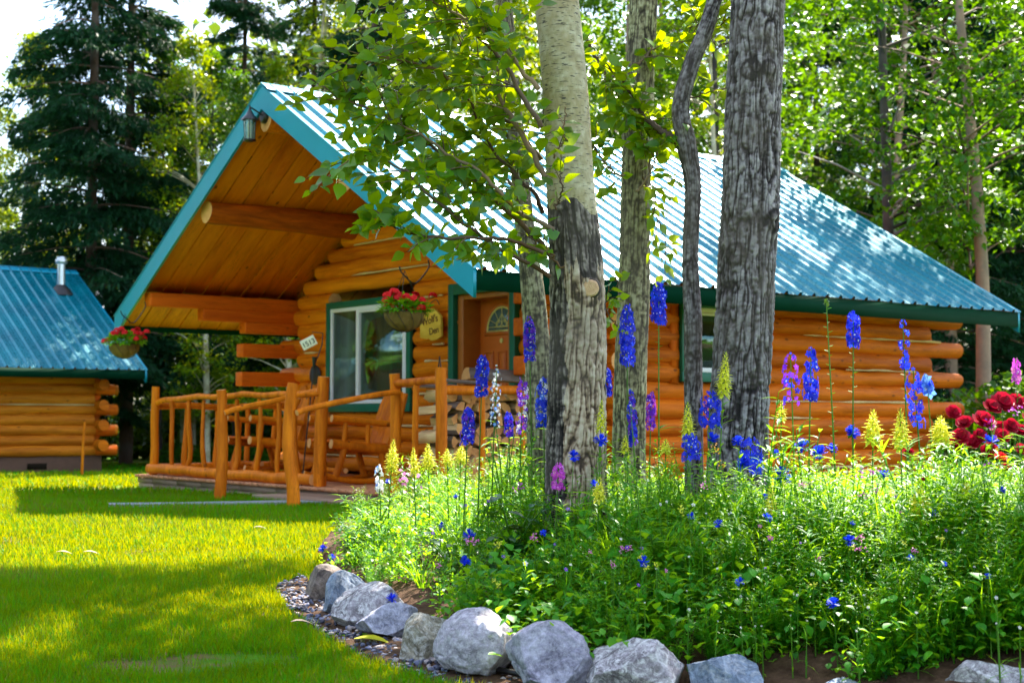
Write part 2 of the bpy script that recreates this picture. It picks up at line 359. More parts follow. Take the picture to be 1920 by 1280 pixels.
# gravel edge soil sheet
GR = np.array([gp(*p)[:2] for p in [(515, 1108), (560, 1085), (640, 1120), (800, 1200), (960, 1262), (1200, 1320), (1200, 1350), (960, 1305), (840, 1282), (760, 1262), (690, 1240), (610, 1200), (545, 1155)]])
V, Fq = grid(-1.6, 1.2, 4.9, 8.8, 70, 98, lambda X, Y: gzz(X, Y) + np.where(inside(X, Y, GR), .012 + .012 * fbm(np.stack([X * 6, Y * 6, X * 0], -1), 4, 2), -.05))
tag(mk('gravel_soil', [(V, Fq)], M_soil, smooth=True), kind='structure')
M_conc = M_plain('path_slab', (.28, .30, .34), .9, .2, var=.2, sc=10)
pa_ = [(-3.7, 13.35), (-3.0, 13.45), (-1.9, 13.8), (-1.2, 14.2), (-1.0, 14.5), (-1.5, 14.6), (-2.2, 14.15), (-3.1, 13.75), (-3.8, 13.6)]
v, s1, c1 = prism(pa_, 0, 1); v[:, 2] = np.where(v[:, 2] > .5, gz(v[:, 1]) + .025, gz(v[:, 1]) - .1)
tag(mk('path', [(v, s1), (v, c1)], M_conc), kind='structure')

# ------------------------------------------------------------ main cabin (x along the long side, y along the gable, from the front right eave corner)
TH = 0.673041338; P0 = (-.3391, 13.0, 0)
W, L, ZR, SL = 7.88, 8.69, 4.70, .60; MID = W / 2
def zt(b, mid=MID, zr=ZR): return zr - SL * abs(b - mid)
def loc(a, b, z): c, s = math.cos(TH), math.sin(TH); return np.array([P0[0] + c * a - s * b, P0[1] + s * a + c * b, z])
def rib_sheet(side, mid, L, zr, half, pitch=.2286, off=.012):
    xs, hs = [0.], [0.]; x = pitch * .35
    while x < L - .06:
        xs += [x - .034, x - .014, x + .014, x + .034]; hs += [0, .034, .034, 0]
        for f in (.33, .66):
            c = x + pitch * f; xs += [c - .012, c, c + .012]; hs += [0, .006, 0]
        x += pitch
    ok = [i for i, q in enumerate(xs) if q < L]; xs = [xs[i] for i in ok] + [L]; hs = [hs[i] for i in ok] + [0]
    nb = 24; t = np.linspace(0, 1, nb); sg = -1 if side == 0 else 1
    nrm = np.array([0, sg * SL, 1.]) / math.hypot(1, SL); V = []
    for k in t:
        b = mid + sg * (half + .035) * k; base = np.array([0, b, zr - SL * (half + .035) * k])
        for x_, h in zip(xs, hs):
            wv = .0025 * math.sin(x_ * 2.1 + k * 9) + .002 * math.sin(x_ * 7.7 - k * 5)
            V.append(base + nrm * (off + h + wv) + np.array([x_, 0, 0]))
    V = np.array(V); n = len(xs); i = np.arange(n * nb).reshape(nb, n)
    F = np.stack([i[:-1, :-1], i[:-1, 1:], i[1:, 1:], i[1:, :-1]], -1).reshape(-1, 4)
    return V, F if sg > 0 else F[:, ::-1]
def slope_prism(sg, x0, x1, k0, k1, top, bot, mid=MID, zr=ZR):
    """slab following the roof slope between distances k0..k1 from the ridge; top/bot offsets below the roof line"""
    pts = [(mid + sg * k0, zr - SL * k0 - top), (mid + sg * k1, zr - SL * k1 - top), (mid + sg * k1, zr - SL * k1 - bot), (mid + sg * k0, zr - SL * k0 - bot)]
    V, s_, c_ = prism(pts, x0, x1, ax=0); return [(V, s_), (V, c_)]
def make_roof(root, L, mid, zr, half, soffit_to, soffit=True):
    rf = mk('roof', [(*rib_sheet(0, mid, L, zr, half), 0), (*rib_sheet(1, mid, L, zr, half), 0)], [M_roof], root)
    bs = []
    for sg in (-1, 1): bs += slope_prism(sg, .03, L - .03, 0.02, half - .03, .004, .11, mid, zr)
    mk('roof_deck', bs, M_beam, root)
    cap = []
    for sg in (-1, 1): cap += slope_prism(sg, -.035, L + .035, 0, .19, -.048, -.040, mid, zr)
    mk('ridge_cap', cap, M_rake, rf)
    for sg in (-1, 1):
        for x0 in (-.028, L - .006):
            mk('rake_board', slope_prism(sg, x0, x0 + .034, 0, half + .02, -.006, .255, mid, zr), M_rake, root)
            mk('rake_flashing', slope_prism(sg, x0 - (.008 if x0 < 1 else -.008), x0 + .05, 0, half + .03, -.020, -.010, mid, zr), M_rake, root)
        y = mid + sg * half; ze = zr - SL * half
        mk('fascia_board', [(*box(.01, L - .01, y - .018, y + .018, ze - .195, ze - .012), 0)], M_fascia, root)
    if soffit:
        for sg in (-1, 1):
            bs = []; x = .02; k = 0
            while x < soffit_to:
                x1 = min(x + .285, soffit_to)
                for q in slope_prism(sg, x + .008, x1 - .008, .03, half - .02, .115, .140 + .004 * (k % 2), mid, zr): bs.append((*q, 0, rng.random()))
                x += .285; k += 1
            mk('soffit', bs, M_soffit, root)
root = empty('log_cabin', P0, TH)
tag(root, 'orange log cabin with teal metal roof and covered front porch', 'cabin')
make_roof(root, L, MID, ZR, MID, L - .02)
AW, BR, BL, AR = 2.30, .86, 7.02, 8.02     # log centre lines: front wall, right wall, left wall, rear wall
DZ = .195
def span_minus(lo, hi, cuts, z):
    segs = [(lo, hi)]
    for c0, c1, z0, z1 in cuts:
        if z0 - .07 < z < z1 + .05:
            ns = []
            for s0, s1 in segs:
                if c1 <= s0 or c0 >= s1: ns.append((s0, s1)); continue
                if c0 > s0: ns.append((s0, c0))
                if c1 < s1: ns.append((c1, s1))
            segs = ns
    return [s for s in segs if s[1] - s[0] > .08]
def log_wall(axis, fixed, lo, hi, z0, ztop, cuts, mats, proto=(0, 0), gable=False, mid=MID, zr=ZR, parent=root, chink=True, r=.108, seedo=0, dz=DZ):
    B, C = [], []; z = z0; k = 0
    while z < ztop:
        a, b = lo, hi
        if gable:
            hw = (zr - .15 - (z + .10)) / SL
            if hw < .25: break
            a, b = max(lo, mid - hw), min(hi, mid + hw)
        e0 = proto[0] if k % 2 == 0 else -.10; e1 = proto[1] if k % 2 == 0 else -.10
        if not gable or a == lo: a -= e0 if a == lo else 0
        if not gable or b == hi: b += e1 if b == hi else 0
        for s0, s1 in span_minus(a, b, cuts, z):
            p = (s0, fixed, z) if axis == 0 else (fixed, s0, z); q = (s1, fixed, z) if axis == 0 else (fixed, s1, z)
            B += rough_log(p, q, r * rng.uniform(.93, 1.09), r * rng.uniform(.93, 1.09), .22, 18, seed=seedo + k * 7 + int(s0 * 3), mc=1, wob=.075)
            if chink and rng.random() < .45:
                n = 14; x = np.linspace(s0 + .03, s1 - .03, n); f0 = rng.uniform(0, .4); f1 = rng.uniform(.5, 1); x = s0 + (s1 - s0) * np.linspace(f0, f1, n)
                for sg in (-1, 1):
                    pp = np.stack([x, np.full(n, fixed + sg * r * .80), np.full(n, z + dz / 2) + .004 * fbm(np.stack([x * 5, x * 0, x * 0 + k], -1), 2)], -1)
                    if axis == 1: pp = pp[:, [1, 0, 2]]
                    C += tube(pp, .011 * np.clip(1 + .8 * vnoise(np.stack([x * 7, x * 0, x * 0 + k], -1), 3), .2, 2), 6)
        z += dz; k += 1
    o = mk('log_wall', B, mats, parent, smooth=True)
    if C: mk('chinking', C, M_chink, o, smooth=True)
    return o
WIN = (4.16, 6.12, 1.06, 2.50); DOOR = (2.18, 3.25, .26, 2.42); RWIN = (3.36, 4.74, 1.38, 2.28)
ZB = .30
log_wall(1, AW, BR, BL, ZB + DZ / 2, 4.6, [(WIN[0], WIN[1], WIN[2], WIN[3]), (DOOR[0], DOOR[1], .2, DOOR[3])], [M_logy, M_end], (.30, .42), gable=True, seedo=11)
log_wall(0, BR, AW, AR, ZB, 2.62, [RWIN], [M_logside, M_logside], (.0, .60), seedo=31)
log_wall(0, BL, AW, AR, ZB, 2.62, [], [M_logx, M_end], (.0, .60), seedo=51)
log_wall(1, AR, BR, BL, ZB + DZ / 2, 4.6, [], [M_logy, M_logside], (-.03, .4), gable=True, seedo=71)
mk('foundation', [(*box(AW - .09, AR + .09, BR - .09, BL + .09, -.25, .22), 0)], M_plain('foundation_board', (.30, .16, .10), .8), root)
mk('interior_floor', [(*box(AW + .1, AR - .1, BR + .1, BL - .1, .225, .26), 0)], M_dark, root)
# corbel logs running forward under the eaves, hewn flat
for b in (BL + .10, BR - .10):
    for a0, z0, z1 in ((.08, 2.42, 2.60), (.83, 2.265, 2.425), (1.45, 2.12, 2.27), (1.41, 1.80, 1.98), (1.40, 1.41, 1.60)):
        if b < 2: a0 = .08 if z0 > 2.4 else 1.12
        bevel(mk('corbel_beam', [(*box(a0, AW + .1, b - .095, b + .09, z0, z1), 0)], M_beam, root), .018, 3)
    if b > 2: tag(bevel(mk('corbel_beam', [(*box(AW + .1, AR + .5, b - .07, b + .07, 2.43, 2.58), 0)], M_beam, root), .02))
for b, z, a0, m in ((5.52, 3.47, .10, M_scar), (2.36, 3.47, .10, M_pole), (MID, 4.33, .035, M_pole)):
    pr = mk('purlin_log', rough_log((a0, b, z), (AW + .05, b, z - .02), .135, .165, .15, 24, mc=1, wob=.05), [m if b > 3 or 1 else m, M_end], root, smooth=True)
# windows
def window(y0, y1, z0, z1, x, ax, split, slid=0, name='window'):
    """flat in the plane x (ax=0: front wall, y runs sideways; ax=1: side wall)"""
    def bb(u0, u1, d0, d1, a, b):
        return box(x + d0, x + d1, u0, u1, a, b) if ax == 0 else box(u0, u1, x + d0, x + d1, a, b)
    t = .085; f = .05
    tr = bevel(mk(name, [(*bb(y0, y1, -.03, .02, z1 - t, z1), 0), (*bb(y0, y1, -.03, .02, z0, z0 + t + .02), 0), (*bb(y0, y0 + t, -.027, .02, z0 + t + .02, z1 - t), 0), (*bb(y1 - t, y1, -.027, .02, z0 + t + .02, z1 - t), 0)], M_trim, root), .004)
    a0, a1, c0, c1 = y0 + t, y1 - t, z0 + t + .02, z1 - t
    fr_ = mk('frame', [(*bb(a0, a1, -.012, .05, c1 - f, c1), 0), (*bb(a0, a1, -.035, .05, c0, c0 + f), 0), (*bb(a0, a0 + f, -.01, .05, c0 + f, c1 - f), 0), (*bb(a1 - f, a1, -.01, .05, c0 + f, c1 - f), 0),
                       (*bb(split - .035, split + .03, -.022, .048, c0 + f + .001, c1 - f - .001), 0), (*bb(a0 + f, split - .035, -.018, .03, c1 - f - .035, c1 - f - .002), 0), (*bb(a0 + f + .001, a0 + f + .04, -.018, .03, c0 + f, c1 - f - .036), 0)], M_white, tr)
    bevel(fr_, .004)
    g_ = mk('pane', [(*bb(a0 + f, a1 - f, .016, .022, c0 + f, c1 - f), 0)], M_pane, tr)
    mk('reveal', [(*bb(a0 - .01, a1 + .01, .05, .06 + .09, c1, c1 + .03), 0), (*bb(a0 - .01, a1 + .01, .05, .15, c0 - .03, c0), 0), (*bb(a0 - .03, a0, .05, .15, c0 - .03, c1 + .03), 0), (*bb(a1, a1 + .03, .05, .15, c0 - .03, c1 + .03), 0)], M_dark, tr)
    return tr
w1 = window(*WIN, AW - .12, 0, 5.36); tag(w1, 'wide sliding window behind the porch')
# curtain and dark room
cv = []
for y0, y1 in ((4.95, 5.28), (5.86, 5.98)):
    n = 40; y = np.linspace(y0, y1, n); x = AW + .12 + .018 * np.sin((y - y0) * 95); V = np.concatenate([np.stack([x, y, np.full(n, 1.2)], -1), np.stack([x, y, np.full(n, 2.44)], -1)]); i = np.arange(n - 1)
    cv.append((V, np.stack([i, i + 1, i + 1 + n, i + n], -1)))
mk('curtain', cv, M_plain('yellow_curtain', (.72, .62, .18), .9), w1, smooth=True)
mk('interior_wall', [(*box(4.6, 4.65, 1.4, 6.6, .3, 2.6), 0)], M_plain('room_wall', (.25, .10, .03), .9), root)
w2 = window(*RWIN, BR - .125, 1, 4.05)
mk('roller_blind', [(*box(RWIN[0] + .14, RWIN[1] - .14, BR - .06, BR - .05, 2.02, 2.13), 0)], M_plain('yellow_blind', (.5, .45, .02), .8), w2)
# wood surround left of the window in the side wall
mk('window_post', [(*box(RWIN[0] - .11, RWIN[0] + .0, BR - .10, BR - .05, RWIN[2] - .02, RWIN[3] + .02), 0)], M_beam, w2)
# door
dx = AW + .16
door = bevel(mk('door', [(*box(dx, dx + .045, 2.30, 3.14, .28, 2.36), 0)], M_plain('stained_door', (.55, .12, .012), .42, .4, var=.10, sc=3), root), .003)
dm = door.data.materials[0]
pn = []
for y0, y1, z0, z1 in ((2.40, 2.56, .45, 1.78), (2.63, 2.80, .45, 1.78), (2.87, 3.04, .45, 1.78)):
    for g0, dd in ((0, .012), (.025, .004), (.04, .014)):
        pn.append((*box(dx - dd, dx + .002, y0 + g0, y1 - g0, z0 + g0, z1 - g0), 0))
pn = []
for y0, y1, z0, z1 in ((2.40, 2.56, .45, 1.76), (2.635, 2.80, .45, 1.76), (2.875, 3.04, .45, 1.76)):
    for q in ((y0, y1, z0, z0 + .018), (y0, y1, z1 - .018, z1), (y0, y0 + .018, z0 + .018, z1 - .018), (y1 - .018, y1, z0 + .018, z1 - .018)): pn.append((*box(dx - .014, dx + .001, *q), 0))
    pn.append((*box(dx - .007, dx + .001, y0 + .035, y1 - .035, z0 + .035, z1 - .035), 0))
bevel(mk('door_panel', pn, dm, door), .004)
def arc(r0, r1, cy, cz, n=28, a0=0, a1=math.pi, x0=0, x1=.02):
    th = np.linspace(a0, a1, n); V = []
    for x in (x0, x1):
        for r_ in (r0, r1):
            V += [[x, cy + r_ * math.cos(t), cz + r_ * math.sin(t)] for t in th]
    V = np.array(V); i = np.arange(n - 1); a, b, c, d = i, i + n, i + 2 * n, i + 3 * n
    F = np.concatenate([np.stack([a, b, b + 1, a + 1], -1), np.stack([c, c + 1, d + 1, d], -1), np.stack([b, d, d + 1, b + 1], -1), np.stack([a, a + 1, c + 1, c], -1)]); return V, F
cy0, cz0 = 2.72, 1.99
mk('fanlight', [(*arc(.0, .285, cy0, cz0, 30, x0=dx - .004, x1=dx + .001), 0)], M_plain('fanlight_glass', (.10, .16, .15), .08, .9, var=.5, sc=12), door)
gold = M_plain('brass_came', (.75, .62, .22), .35, .6, metal=.4)
fl = [(*arc(.262, .285, cy0, cz0, 30, x0=dx - .012, x1=dx + .001), 0), (*box(dx - .012, dx, cy0 - .285, cy0 + .285, cz0 - .012, cz0 + .01), 0), (*box(dx - .0115, dx, cy0 - .27, cy0 + .27, cz0 + .042, cz0 + .052), 0)]
for ang in (30, 60, 90, 120, 150):
    fl += tube([(dx - .008, cy0 + .09 * math.cos(R(ang)), cz0 + .05 + .05 * math.sin(R(ang))), (dx - .008, cy0 + .262 * math.cos(R(ang)), cz0 + .262 * math.sin(R(ang)))], .0045, 5)
for s_ in (-1, 1):
    fl += tube([(dx - .008, cy0 + s_ * .11, cz0 + .05), (dx - .008, cy0, cz0 + .2), (dx - .008, cy0 + s_ * -.0, cz0 + .201)], .0045, 5)
    fl += tube([(dx - .009, cy0 + s_ * .055 + .05 * math.cos(t), cz0 + .085 + .035 * math.sin(t)) for t in np.linspace(0, 6.28, 16)], .004, 5)
mk('fanlight_bars', fl, gold, door)
mk('fanlight_moulding', [(*arc(.285, .325, cy0, cz0, 30, x0=dx - .018, x1=dx + .001), 0), (*box(dx - .018, dx, cy0 - .325, cy0 + .325, cz0 - .05, cz0 - .012), 0)], dm, door)
ko = mk('knocker', tube([(dx - .004, 2.72, 1.875), (dx - .018, 2.72, 1.875)], .028, 14), gold, door)
mk('door_knob', tube([(dx, 2.36, 1.22), (dx - .03, 2.36, 1.22), (dx - .05, 2.36, 1.22)], [.015, .02, .028], 12), gold, door)
bevel(mk('door_jamb', [(*box(AW - .09, dx + .05, 3.14, 3.245, .26, 2.42), 0), (*box(AW - .09, dx + .05, 2.19, 2.30, .26, 2.42), 0), (*box(AW - .09, dx + .05, 2.30, 3.14, 2.36, 2.42), 0)], M_plain('jamb_wood', (.42, .12, .012), .5), root), .003)
bevel(mk('door_trim', [(*box(AW - .165, AW - .08, 3.245, 3.345, .26, 2.55), 0), (*box(AW - .165, AW - .08, 2.09, 2.19, .26, 2.55), 0), (*box(AW - .163, AW - .082, 2.19, 3.245, 2.42, 2.55), 0)], M_trim, root), .004)
mk('door_backing', [(*box(dx + .046, dx + .08, 2.1, 3.3, .26, 2.6), 0)], M_dark, root)
# porch floor
bs = []; y = .60
while y < 7.2: bs.append((*box(.0, AW - .05, y, min(y + .135, 7.25), .225, .26), 0, rng.random())); y += .142
dk = mk('porch_floor', bs, M_deck, root)
M_ledge = M_wood('weathered_rim', (.22, .13, .09), (.50, .36, .28), (1.2, .3, 6), knot=False, bump=.8, red=(.12, .07, .05))
bs = []
for k, (z0, z1) in enumerate(((.16, .222), (.085, .155), (-.05, .08))):
    y = .62
    while y < 7.2: y1 = min(7.23, y + rng.uniform(.5, 1.1)); bs.append((*box(.03 + .012 * k, .10, y + .004, y1 - .004, z0, z1), 0, rng.random())); y = y1
    x = .1
    while x < 2.2: x1 = min(2.25, x + rng.uniform(.5, 1.)); bs.append((*box(x + .004, x1 - .004, 7.16, 7.21, z0, z1), 0, rng.random())); bs.append((*box(x + .004, x1 - .004, .63, .68, z0, z1), 0, rng.random())); x = x1
mk('porch_rim', bs, M_ledge, root)
bevel(mk('porch_step', [(*box(-.62, .02, 1.36, 2.98, -.02, .20), 0)], M_ledge, root), .01)
# lantern at the ridge log
lan = empty('wall_lantern'); lan.parent = root; lan.location = (0, 0, 0)
lx, lz = -.17, 4.16
mk('back_plate', tube([(.032, MID + .0, 4.36), (.0, MID, 4.36), (-.02, MID, 4.36)], [.075, .075, .05], 20), M_black, lan)
mk('arm', tube(spline([(-.01, MID, 4.37), (-.08, MID, 4.41), (lx, MID, 4.44), (lx, MID, 4.36)]), .010, 8), M_black, lan)
mk('cap', tube([(lx, MID, 4.47), (lx, MID, 4.42), (lx, MID, 4.36), (lx, MID, 4.315), (lx, MID, 4.30)], [.006, .014, .05, .095, .10], 6), M_black, lan)
cage = []
for t in np.linspace(0, 2 * math.pi, 6, endpoint=False): cage += tube([(lx + .075 * math.cos(t), MID + .075 * math.sin(t), 4.30), (lx + .062 * math.cos(t), MID + .062 * math.sin(t), 4.08)], .006, 5)
cage += tube([(lx, MID, 4.085), (lx, MID, 4.065), (lx, MID, 4.055)], [.07, .075, .03], 6)
mk('cage', cage, M_black, lan)
mk('bulb', tube([(lx, MID, 4.09), (lx, MID, 4.20), (lx, MID, 4.25), (lx, MID, 4.29)], [.02, .024, .034, .012], 12), M_plain('amber_bulb', (.7, .5, .15), .15), lan)
mk('lantern_glass', tube([(lx, MID, 4.30), (lx, MID, 4.085)], [.066, .056], 6, caps=False), M_pane, lan)

# ------------------------------------------------------------ porch railings and stair rails
def rootc(name, label, cat, group=None): return tag(empty(name, P0, TH), label, cat, group)
def pole(name, p, q, r0, r1=None, parent=None, bend=.5, seg=12, m=None, wob=.10): return mk(name, rough_log(p, q, r0, r1, bend, seg, mc=1, wob=wob), [m or M_pole, M_end], parent, smooth=True)
rl = rootc('porch_railing', 'long peeled pole railing along the left front of the porch', 'railing')
pole('post', (.12, 6.95, .24), (.12, 6.92, 1.38), .056, .05, rl, 1.); pole('post', (.12, 2.86, .27), (.12, 2.80, 1.42), .072, .062, rl, .3)
pole('base_rail', (.10, 7.02, .335), (.10, 2.95, .33), .066, .06, rl, .5, wob=.14)
pole('top_rail', (.12, 6.88, 1.17), (.12, 4.6, 1.26), .038, .034, rl, 2.6, wob=.14); pole('top_rail', (.12, 4.62, 1.26), (.12, 2.88, 1.27), .036, .038, rl, 2., wob=.14)
bpx = [322, 353, 383, 443, 484, 521, 560]
def b_at(px, a):
    d = ray(px, 800); c, s = math.cos(TH), math.sin(TH); k = (a + c * P0[0] + s * P0[1]) / (c * d[0] + s * d[1]); return -s * (d[0] * k - P0[0]) + c * (d[1] * k - P0[1])
for px in bpx:
    b = b_at(px, .12); j = rng.uniform(-.04, .04); pole('baluster', (.12, b + j, .38), (.12, b - j * .4, 1.2), rng.uniform(.026, .038), rng.uniform(.022, .030), rl, 2.0, wob=.18)
pole('side_rail', (.16, 6.95, 1.13), (AW - .1, 6.95, 1.15), .042, .04, rl, .8)
for a in (.55, .98, 1.42, 1.85): pole('baluster', (a, 6.95, .30), (a + .03, 6.95, 1.12), .038, .032, rl, 1.2)
pole('side_base', (.2, 6.98, .34), (AW - .1, 6.98, .33), .06, .06, rl, .4)
for b, nm in ((2.86, 'left'), (1.42, 'right')):
    s = rootc('stair_handrail', 'left stair handrail with a slender pole rail sloping up to the porch' if nm == 'left' else 'right stair handrail standing next to the flower bed', 'handrail', 'pole handrails beside the porch steps')
    xo = -1.05; zb = .05; zt_ = 1.27 if nm == 'left' else 1.31
    pole('post', (xo, b, zb), (xo + .02, b + .02, zt_), .062 if nm == 'left' else .064, .050, s, .9, 16); pole('handrail', (xo + .03, b - .03, 1.035), (.12, b - .05, 1.24), .028, .025, s, 2.0, wob=.1)
rr = rootc('porch_railing', 'short high pole railing at the right porch corner before the firewood', 'railing')
pole('post', (.12, 1.46, .26), (.12, 1.46, 1.42), .058, .052, rr, .4); pole('post', (.12, .69, .05), (.12, .68, 1.46), .060, .055, rr, .3)
pole('top_rail', (.12, 1.42, 1.33), (.12, .72, 1.345), .042, .04, rr, .4); pole('side_rail', (.16, .70, 1.25), (AW - .2, .70, 1.27), .046, .042, rr, .5)
pole('baluster', (.12, 1.12, .3), (.12, 1.08, 1.3), .032, .03, rr, .6)
for a in (.62, 1.12, 1.62): pole('baluster', (a, .70, .28), (a, .70, 1.22), .03, .028, rr, .6)

# ------------------------------------------------------------ rocking chairs
def rocking_chair(label, a, b, face):
    c = loc(a, b, .262); t = tag(empty('rocking_chair', c, face), label, 'rocking chair', 'log rocking chairs on the porch'); t.scale = (1.08, 1.08, 1.08)
    for s in (-1, 1):
        y = s * .29
        mk('rocker', tube([(x, y, .03 + .10 * (x / .5) ** 2) for x in np.linspace(-.52, .42, 14)], .030, 10, mc=1), [M_pole, M_end], t, smooth=True)
        pole('seat_rail', (-.34, y, .34), (.36, y, .41), .055, .05, t, .1)
        for x, lean in ((.24, .07), (-.20, -.06)): pole('leg', (x + lean, y * .98, .06), (x - lean * .4, y, .36), .036, .034, t, .2)
        pole('arm_support', (.22, y, .42), (.20, y, .62), .026, .024, t, .2); pole('arm_support', (-.04, y, .40), (-.04, y, .60), .026, .024, t, .2)
        pole('armrest', (.36, y * 1.04, .665), (-.32, y * 1.0, .605), .036, .034, t, .2)
        pole('back_support', (-.34, y * .75, .30), (-.50, y * .75, .92), .028, .026, t, .2)
    for x, z in ((.2, .14), (-.25, .15)): pole('stretcher', (x, -.29, z), (x, .29, z), .026, .026, t, .2)
    sl = []
    for k in range(6): x = -.27 + k * .105; sl.append((*box(x, x + .095, -.25, .25, .385 + .1 * (x + .27) * .8, .41 + .1 * (x + .27) * .8), 0, rng.random()))
    bevel(mk('seat', sl, M_beam, t), .006)
    for k, (y0, y1, h) in enumerate(((-.24, -.085, .98), (-.08, .08, 1.06), (.085, .24, .98))):
        n = 7; ys = np.linspace(y0, y1, n); poly = [(y, .40) for y in ys] + [(y, h - .06 * ((y - (y0 + y1) / 2) / (y1 - y0) * 2) ** 2 - .10 * (y / .24) ** 2) for y in ys[::-1]]
        V, s1, c1 = prism(poly, -.018, .018, ax=0); V[:, 0] += -.30 - (V[:, 2] - .40) * .33
        bevel(mk('backrest', [(V, s1), (V, c1)], M_pole, t), .005)
    return t
FACE = math.atan2(-.50, -.87)
rocking_chair('log rocking chair in front of the window, nearest the porch steps', .80, 3.30, FACE)
rocking_chair('log rocking chair at the far left end of the porch by the wall corner', 1.2, 5.98, FACE + .12)

# ------------------------------------------------------------ firewood
M_split = M_wood('split_wood', (.55, .30, .12), (.92, .68, .38), (5, .5, 5), knot=False, bump=.5, red=(.45, .2, .07)); M_splend = M_wood('firewood_end', (.50, .19, .05), (.80, .42, .15), (3, 3, 3), knot=False, red=(.4, .14, .04))
M_bark0 = M_wood('firewood_bark', (.09, .06, .05), (.30, .23, .20), (6, 1, 6), knot=False, bump=1.)
def split_piece(kind):
    r = .085; n = 9
    if kind == 0: ang = np.linspace(-50, 50, n); poly = [(0, -.03)] + [(r * math.sin(R(a)), r * math.cos(R(a)) - .03) for a in ang]
    elif kind == 1: ang = np.linspace(-90, 90, n); poly = [(.9 * r * math.sin(R(a)), .9 * r * math.cos(R(a)) - .03) for a in ang]
    else: poly = [(-.06, -.05), (.05, -.055), (.065, .03), (.0, .06), (-.05, .04)]; n = 2
    poly = np.array(poly)[::-1]; m = len(poly); V, s_, c_ = prism(poly, -.19, .19, ax=1)
    V = V + .006 * runit(len(V)); bark = s_[:m - 1] if kind < 2 else s_[:1]; inner = s_[m - 1:] if kind < 2 else s_[1:]
    return [(V, inner, 0), (V, c_, 1), (V, bark, 2)]
fw = [mk('firewood_log', split_piece(k), [M_split, M_splend, M_bark0], link_it=False) for k in (0, 1, 2)]
row = 0; z = .33
while z < 1.24:
    a = .40 + .03 * (row % 2)
    while a < 2.02:
        src = fw[int(rng.integers(3))]; o = src.copy(); link(o)
        p = loc(a + rng.uniform(-.012, .012), 1.02 + rng.uniform(-.05, .05), z + rng.uniform(-.01, .01))
        o.location = p; o.rotation_euler = (rng.uniform(-.05, .05), rng.uniform(0, 6.28), TH + rng.uniform(-.06, .06)); s = rng.uniform(.85, 1.12); o.scale = (s, 1, s)
        tag(o, 'split firewood piece in the stack on the porch by the door', 'firewood', 'firewood stacked by the door'); a += .128 * s
    z += .108; row += 1
for lab, a, b, z, rz, sc, k in (('grey barked half log lying on top of the firewood stack', 1.05, 1.02, 1.40, 1.25, (2.0, 1.7, 1.7), 1), ('dark curled bark slab on the stack behind the corner railing', .42, 1.25, 1.30, 1.4, (1.2, 1.3, .8), 1),
                             ('pale split stick lying on top of the stack beside the corner post', .55, .95, 1.335, 1.5, (.45, 1.5, .4), 0), ('pale wedge of firewood on the stack close to the door', 1.75, .98, 1.37, .3, (1, .8, .9), 0), ('upright pale splinter of wood on the back of the stack', 1.95, .95, 1.39, .9, (.8, .8, 1.1), 2),
                             ('pale split log end poking out at the front of the stack, upper', .27, 1.02, 1.08, .06, (1, 1.1, 1), 0), ('pale split log at the front of the stack, middle', .27, 1.05, .80, -.05, (1, 1.1, 1), 2), ('reddish split log at the front of the stack, low', .27, 1.0, .60, .03, (1, 1.1, 1), 0)):
    o = fw[k].copy(); link(o); o.location = loc(a, b, z); o.rotation_euler = (.05, 0 if z > 1.2 else 2.6, TH + rz); o.scale = sc; tag(o, lab, 'firewood', 'firewood stacked by the door')

# ------------------------------------------------------------ things hung on and around the porch
def text_mesh(s, size, ext):
    c = bpy.data.curves.new('t', 'FONT'); c.body = s; c.size = size; c.extrude = ext; c.offset = size * .008
    o = bpy.data.objects.new('t', c); scene.collection.objects.link(o); dg = bpy.context.evaluated_depsgraph_get(); me = bpy.data.meshes.new_from_object(o.evaluated_get(dg)); bpy.data.objects.remove(o); return me
# sign board: its own frame, x = to the viewer's right, y = outward from the wall, z up
sg = tag(empty('name_sign', loc(AW - .17, 3.62, 2.09), TH - R(90)), "hand lettered wooden board reading Wolf's Den beside the window", 'sign')
poly = [(-.215, -.15), (-.215, .13), (-.11, .19), (.06, .19), (.13, .15), (.205, .09), (.215, -.15), (.12, -.185), (.0, -.19), (-.04, -.155), (-.07, -.17)]
V, s1, c1 = prism(poly, -.05, -.02, ax=1)
bevel(mk('board', [(V, s1), (V, c1)], [M_wood('sign_wood', (.70, .38, .03), (.92, .62, .10), (1, 4, 4), knot=False)], sg), .004)
mk('hanger', tube(spline([(-.03, .02, .12), (-.08, .0, .24), (.0, .03, .30), (.04, .05, .24)]), .005, 6), M_black, sg)
for s_, x, z, sz in (("Wolf's", -.17, -.01, .125), ('Den', -.02, -.125, .115)):
    me = text_mesh(s_, sz, .002); me.materials.clear(); me.materials.append(M_plain('burnt_letter', (.10, .02, .005), .8)); o = bpy.data.objects.new('lettering', me); link(o, sg); o.rotation_euler = (R(90), R(-8), 0); o.location = (x, -.052, z)
